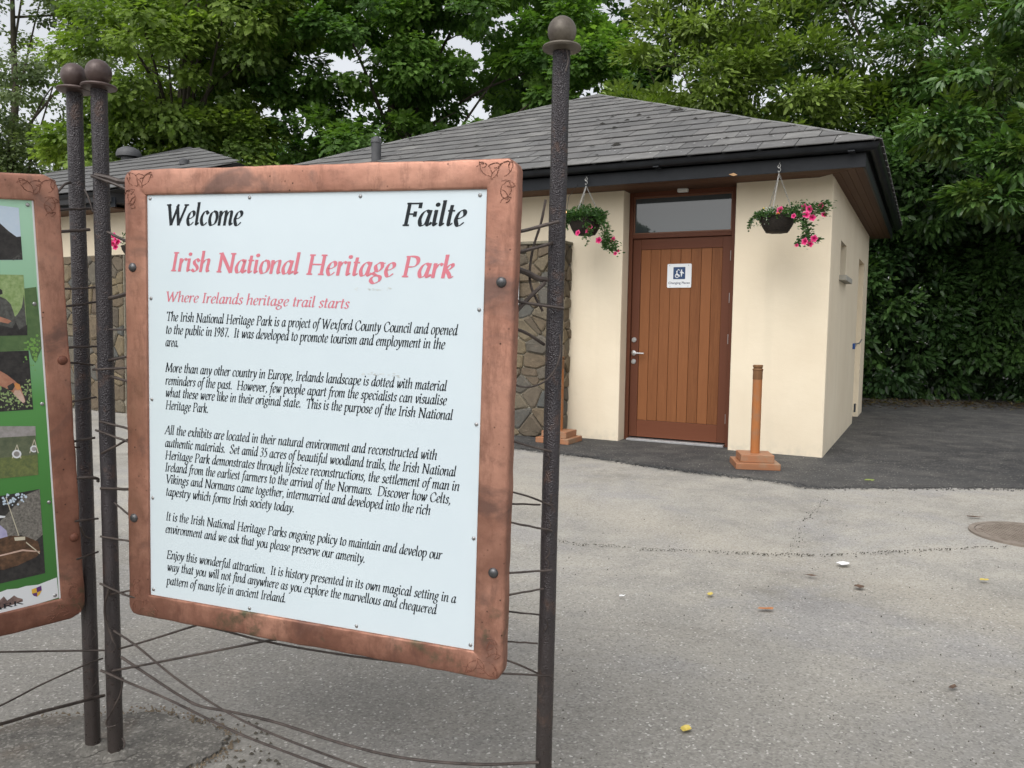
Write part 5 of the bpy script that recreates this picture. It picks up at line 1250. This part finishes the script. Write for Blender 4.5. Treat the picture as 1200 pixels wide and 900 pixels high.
def basket(cx, cy, cz, hookz, label, R=.175, H=.165, seed=0, side=1, blooms=(), group='hanging flower baskets', trails=(), dense=900, white=False, mound=.09):
    t = thing('hanging_basket', label, 'flower basket', tuple(BW(cx, cy, cz)), YAW, group)
    prof = [(R*.52, -H), (R*.62, -H*.96), (R*.82, -H*.62), (R*.96, -H*.25), (R, 0), (R*1.03, .008), (R*.97, .012), (R*.9, -.02), (0, -.03)]
    b = G().lathe((0, 0, 0), [(.0, -H)]+prof, 32).build('basket', WICK, t, smooth=True)
    g = G()
    for k in range(9):
        z = -H*.95+k*H*.12; f = (z+H)/H; rr2 = R*(.56+.45*f**.75); g.tube([(rr2*math.cos(a)*(1+.01*math.sin(a*16+k*3.14)), rr2*math.sin(a)*(1+.01*math.sin(a*16+k*3.14)), z+.002*math.sin(a*8+k)) for a in np.linspace(0, 2*math.pi, 49)], .0055, 5, cap=False)
    g.build('weave', WICK, b, smooth=True)
    hz = hookz-cz; apex = (0, 0, hz-.10)
    hk = G(); hk.tube(catmull([(0, .05, hz+.02), (0, 0, hz), (.012, -.0, hz-.02), (0, 0, hz-.045), (-.014, 0, hz-.03), (-.004, 0, hz-.012)], 6), .004, 6)
    hk.tube(catmull([(0, 0, hz-.04), (.014, 0, hz-.06), (0, 0, hz-.085), (-.012, 0, hz-.07)], 6), .0035, 6); hk.build('hook', CH, t, smooth=True)
    for k in range(3):
        a = .35+seed+k*2.094; g = G(); chain(g, apex, (R*.98*math.cos(a), R*.98*math.sin(a), .0)); g.build('chain', CH, t)
    # foliage
    rs = np.random.default_rng(seed+5); pts = []
    n = dense; a = rs.uniform(0, 6.28, n); r = R*1.22*np.sqrt(rs.random(n)); z = .012+mound*rs.random(n)*(1.25-r/R*.65); pts.append(np.column_stack([r*np.cos(a), r*np.sin(a), z]))
    n2 = dense//3; a = rs.uniform(0, 6.28, n2); pts.append(np.column_stack([R*1.05*np.cos(a), R*1.05*np.sin(a), -.05*rs.random(n2)**2+.02]))
    for tr in trails:
        C_ = np.array(catmull(tr[0], 10)); m_ = tr[1]; i = rs.integers(len(C_), size=m_); pts.append(C_[i]+rs.normal(0, tr[2], (m_, 3)))
        G().tube([tuple(c) for c in C_], .003, 5).build('stem', m_stem, t, smooth=True)
    P = np.vstack(pts); N = len(P); ax = P*np.array([1, 1, 0])/R+rs.normal(0, .7, (N, 3)); nr = rs.normal(0, .6, (N, 3))+np.array([0, -.3, .8])
    pal = np.array([(.03, .075, .02), (.05, .115, .03), (.075, .15, .045), (.04, .09, .03)]); tint = pal[rs.integers(4, size=N)]
    Pw = np.array([BW(cx+p[0], cy+p[1], cz+p[2]) for p in P]); L = rs.uniform(.022, .046, N)
    o = leaf_mesh('foliage', Pw, ax, nr, L, L*.55, tint, 'dia', LEAFM, t); o['kind'] = 'stuff'
    if white:
        n = 260; a = rs.uniform(2.2, 4.6, n); rad = R*rs.uniform(.7, 1.65, n); P = np.column_stack([rad*np.cos(a), rad*np.sin(a)*.5-.04, .07-.16*(rad/R-.7)**1.5+rs.normal(0, .022, n)])
        Pw = np.array([BW(cx+p[0], cy+p[1], cz+p[2]) for p in P]); tint = np.where(rs.random(n)[:, None] < .35, (.55, .62, .6), (.10, .16, .10))
        o = leaf_mesh('trailing_foliage', Pw, rs.normal(0, 1, (n, 3)), rs.normal(0, .6, (n, 3))+np.array([0, -.5, .6]), rs.uniform(.01, .024, n), rs.uniform(.008, .014, n), tint, 'dia', LEAFM, t); o['kind'] = 'stuff'
    for (bx, by, bz, s_) in blooms: flower(t, (bx, by, bz), (random.uniform(-.5, .5), -1, random.uniform(-.1, .5)), s_)
    return t
m_stem = mat('green_stem', (.05, .09, .025), .7)
by = -.52
def loc_b(cx, cz, px, py, yy): q = front(px, py, yy); return (q[0]-cx, yy-by, q[2]-cz)
# right-hand basket
cB = front(911, 255, by); cx1, cz1 = cB[0], cB[2]
L1 = lambda px, py, yy=-.66: loc_b(cx1, cz1, px, py, yy)
blo = [(*L1(914, 246), .030), (*L1(942.5, 243, -.6), .028), (*L1(948.5, 245, -.65), .029), (*L1(945, 251.5, -.68), .030), (*L1(952, 255, -.66), .027), (*L1(962, 241, -.6), .024), (*L1(965.5, 251.5, -.6), .022), (*L1(954, 279.5, -.64), .028), (*L1(943, 283, -.66), .029), (*L1(949.5, 286, -.64), .024), (*L1(930, 253, -.68), .020), (*L1(933.5, 287.5, -.62), .016)]
t1 = basket(cx1, by, cz1, front(913, 192, -.5)[2], 'dark wicker hanging basket of pink petunias right of the door', .172, .150, 0, blooms=blo, white=True, dense=560, mound=.08,
  trails=[([L1(925, 250, -.52), L1(936, 243, -.58), L1(948, 246, -.62), L1(958, 245, -.6), L1(969, 243, -.6)], 460, .032), ([L1(932, 250, -.6), L1(940, 260, -.64), L1(945, 272, -.62), L1(943, 282, -.62)], 330, .027),
          ([L1(944, 274, -.6), L1(952, 280, -.6), L1(960, 282, -.6)], 70, .012), ([L1(940, 276, -.6), L1(936, 283, -.6), L1(931, 287, -.6)], 60, .012), ([L1(893, 250, -.56), L1(883, 256, -.58), L1(879, 268, -.58)], 90, .012)])
yb_ = mat('orange_bloom', (.8, .2, .03), .6)
G().lathe(L1(912, 251, -.67), [(0, -.012), (.014, 0), (.017, .012), (.006, .014)], 10, axis=(0, -1, .2)).build('bud', yb_, t1, smooth=True)
G().lathe(L1(895, 244.5, -.6), [(0, -.008), (.010, 0), (.010, .008), (0, .014)], 10).build('bud', mat('yellow_bud', (.75, .55, .12), .6), t1, smooth=True)
# left-hand basket
cA = front(686, 257, by); cx0, cz0 = cA[0], cA[2]
L0 = lambda px, py, yy=-.68: loc_b(cx0, cz0, px, py, yy)
blo = [(*L0(677, 273), .028), (*L0(691, 266.5), .029), (*L0(688.5, 271), .020), (*L0(701.5, 281.5, -.64), .030), (*L0(718.5, 280.5, -.6), .027), (*L0(721, 297, -.6), .018), (*L0(724.5, 294, -.58), .013)]
t0_ = basket(cx0, by, cz0, front(684, 208, -.5)[2], 'dark hanging basket trailing pink petunias left of the door', .185, .175, 2, blooms=blo, dense=1500, mound=.135,
  trails=[([L0(694, 256, -.6), L0(706, 262, -.62), L0(709, 274, -.62), L0(712, 284, -.6), L0(722, 293, -.58)], 560, .032), ([L0(706, 282, -.62), L0(708, 290, -.6), L0(718, 293, -.6)], 120, .014), ([L0(686, 262, -.70), L0(690, 272, -.715), L0(683, 279, -.70)], 110, .016), ([L0(670, 250, -.6), L0(665, 258, -.62), L0(664, 266, -.6)], 110, .016), ([L0(688, 282, -.6), L0(688, 287, -.6)], 14, .004)])
# third one on the far building, glimpsed between pole and frame
q = front(146, 285, Y2-.52); cz3 = q[2]
t3 = thing('hanging_basket', 'distant pink flowers of a basket glimpsed between the iron pole and welcome frame', 'flower basket', tuple(BW(*q)), YAW, 'hanging flower baskets')
G().lathe((.22, 0, -.05), [(.0, -.17), (.1, -.165), (.17, -.05), (.18, 0), (.0, .01)], 20).build('basket', WICK, t3, smooth=True)
G().tube([(.22, 0, .0), (.22, 0, 3.0-cz3)], .004, 5).build('chain', CH, t3)
for k in range(9): flower(t3, (random.uniform(-.09, .09), -.16+random.uniform(-.05, .05), random.uniform(-.09, .09)), (random.uniform(-.4, .4), -1, .2), .034)
P = np.array([BW(q[0]+.22+random.gauss(0, .12), q[1]+random.gauss(0, .08), q[2]+.02+random.gauss(0, .05)) for _ in range(420)]); N = len(P)
o = leaf_mesh('foliage', P, unit(N), unit(N)+np.array([0, 0, .8]), np.full(N, .035), np.full(N, .02), np.tile((.04, .09, .03), (N, 1)), 'dia', LEAFM, t3); o['kind'] = 'stuff'

# two small warm bulbs on a cable beside the left basket
wl = mat('warm_bulb', (1, .6, .3), .4); wl.node_tree.nodes['Principled BSDF'].inputs['Emission Color'].default_value = (1, .55, .22, 1); wl.node_tree.nodes['Principled BSDF'].inputs['Emission Strength'].default_value = 3.0
qa = front(662, 248, -.80); qb = front(662, 267, -.80)
t = thing('string_light', 'two small glowing warm bulbs on a cable left of the hanging basket', 'string lights', tuple(BW(qa[0], -.80, qb[2])), YAW)
G().tube([(0, .36, 2.93-qb[2]), (0.0, .1, .35), (0, 0, 0)], .0025, 5).build('cable', mat('black_cable', (.02, .02, .02), .5), t)
for z in (0, qa[2]-qb[2]): G().lathe((0, .02*(z > 0), z), [(0, -.018), (.010, -.010), (.012, 0), (.006, .012), (0, .014)], 12).build('bulb', wl, t, smooth=True)
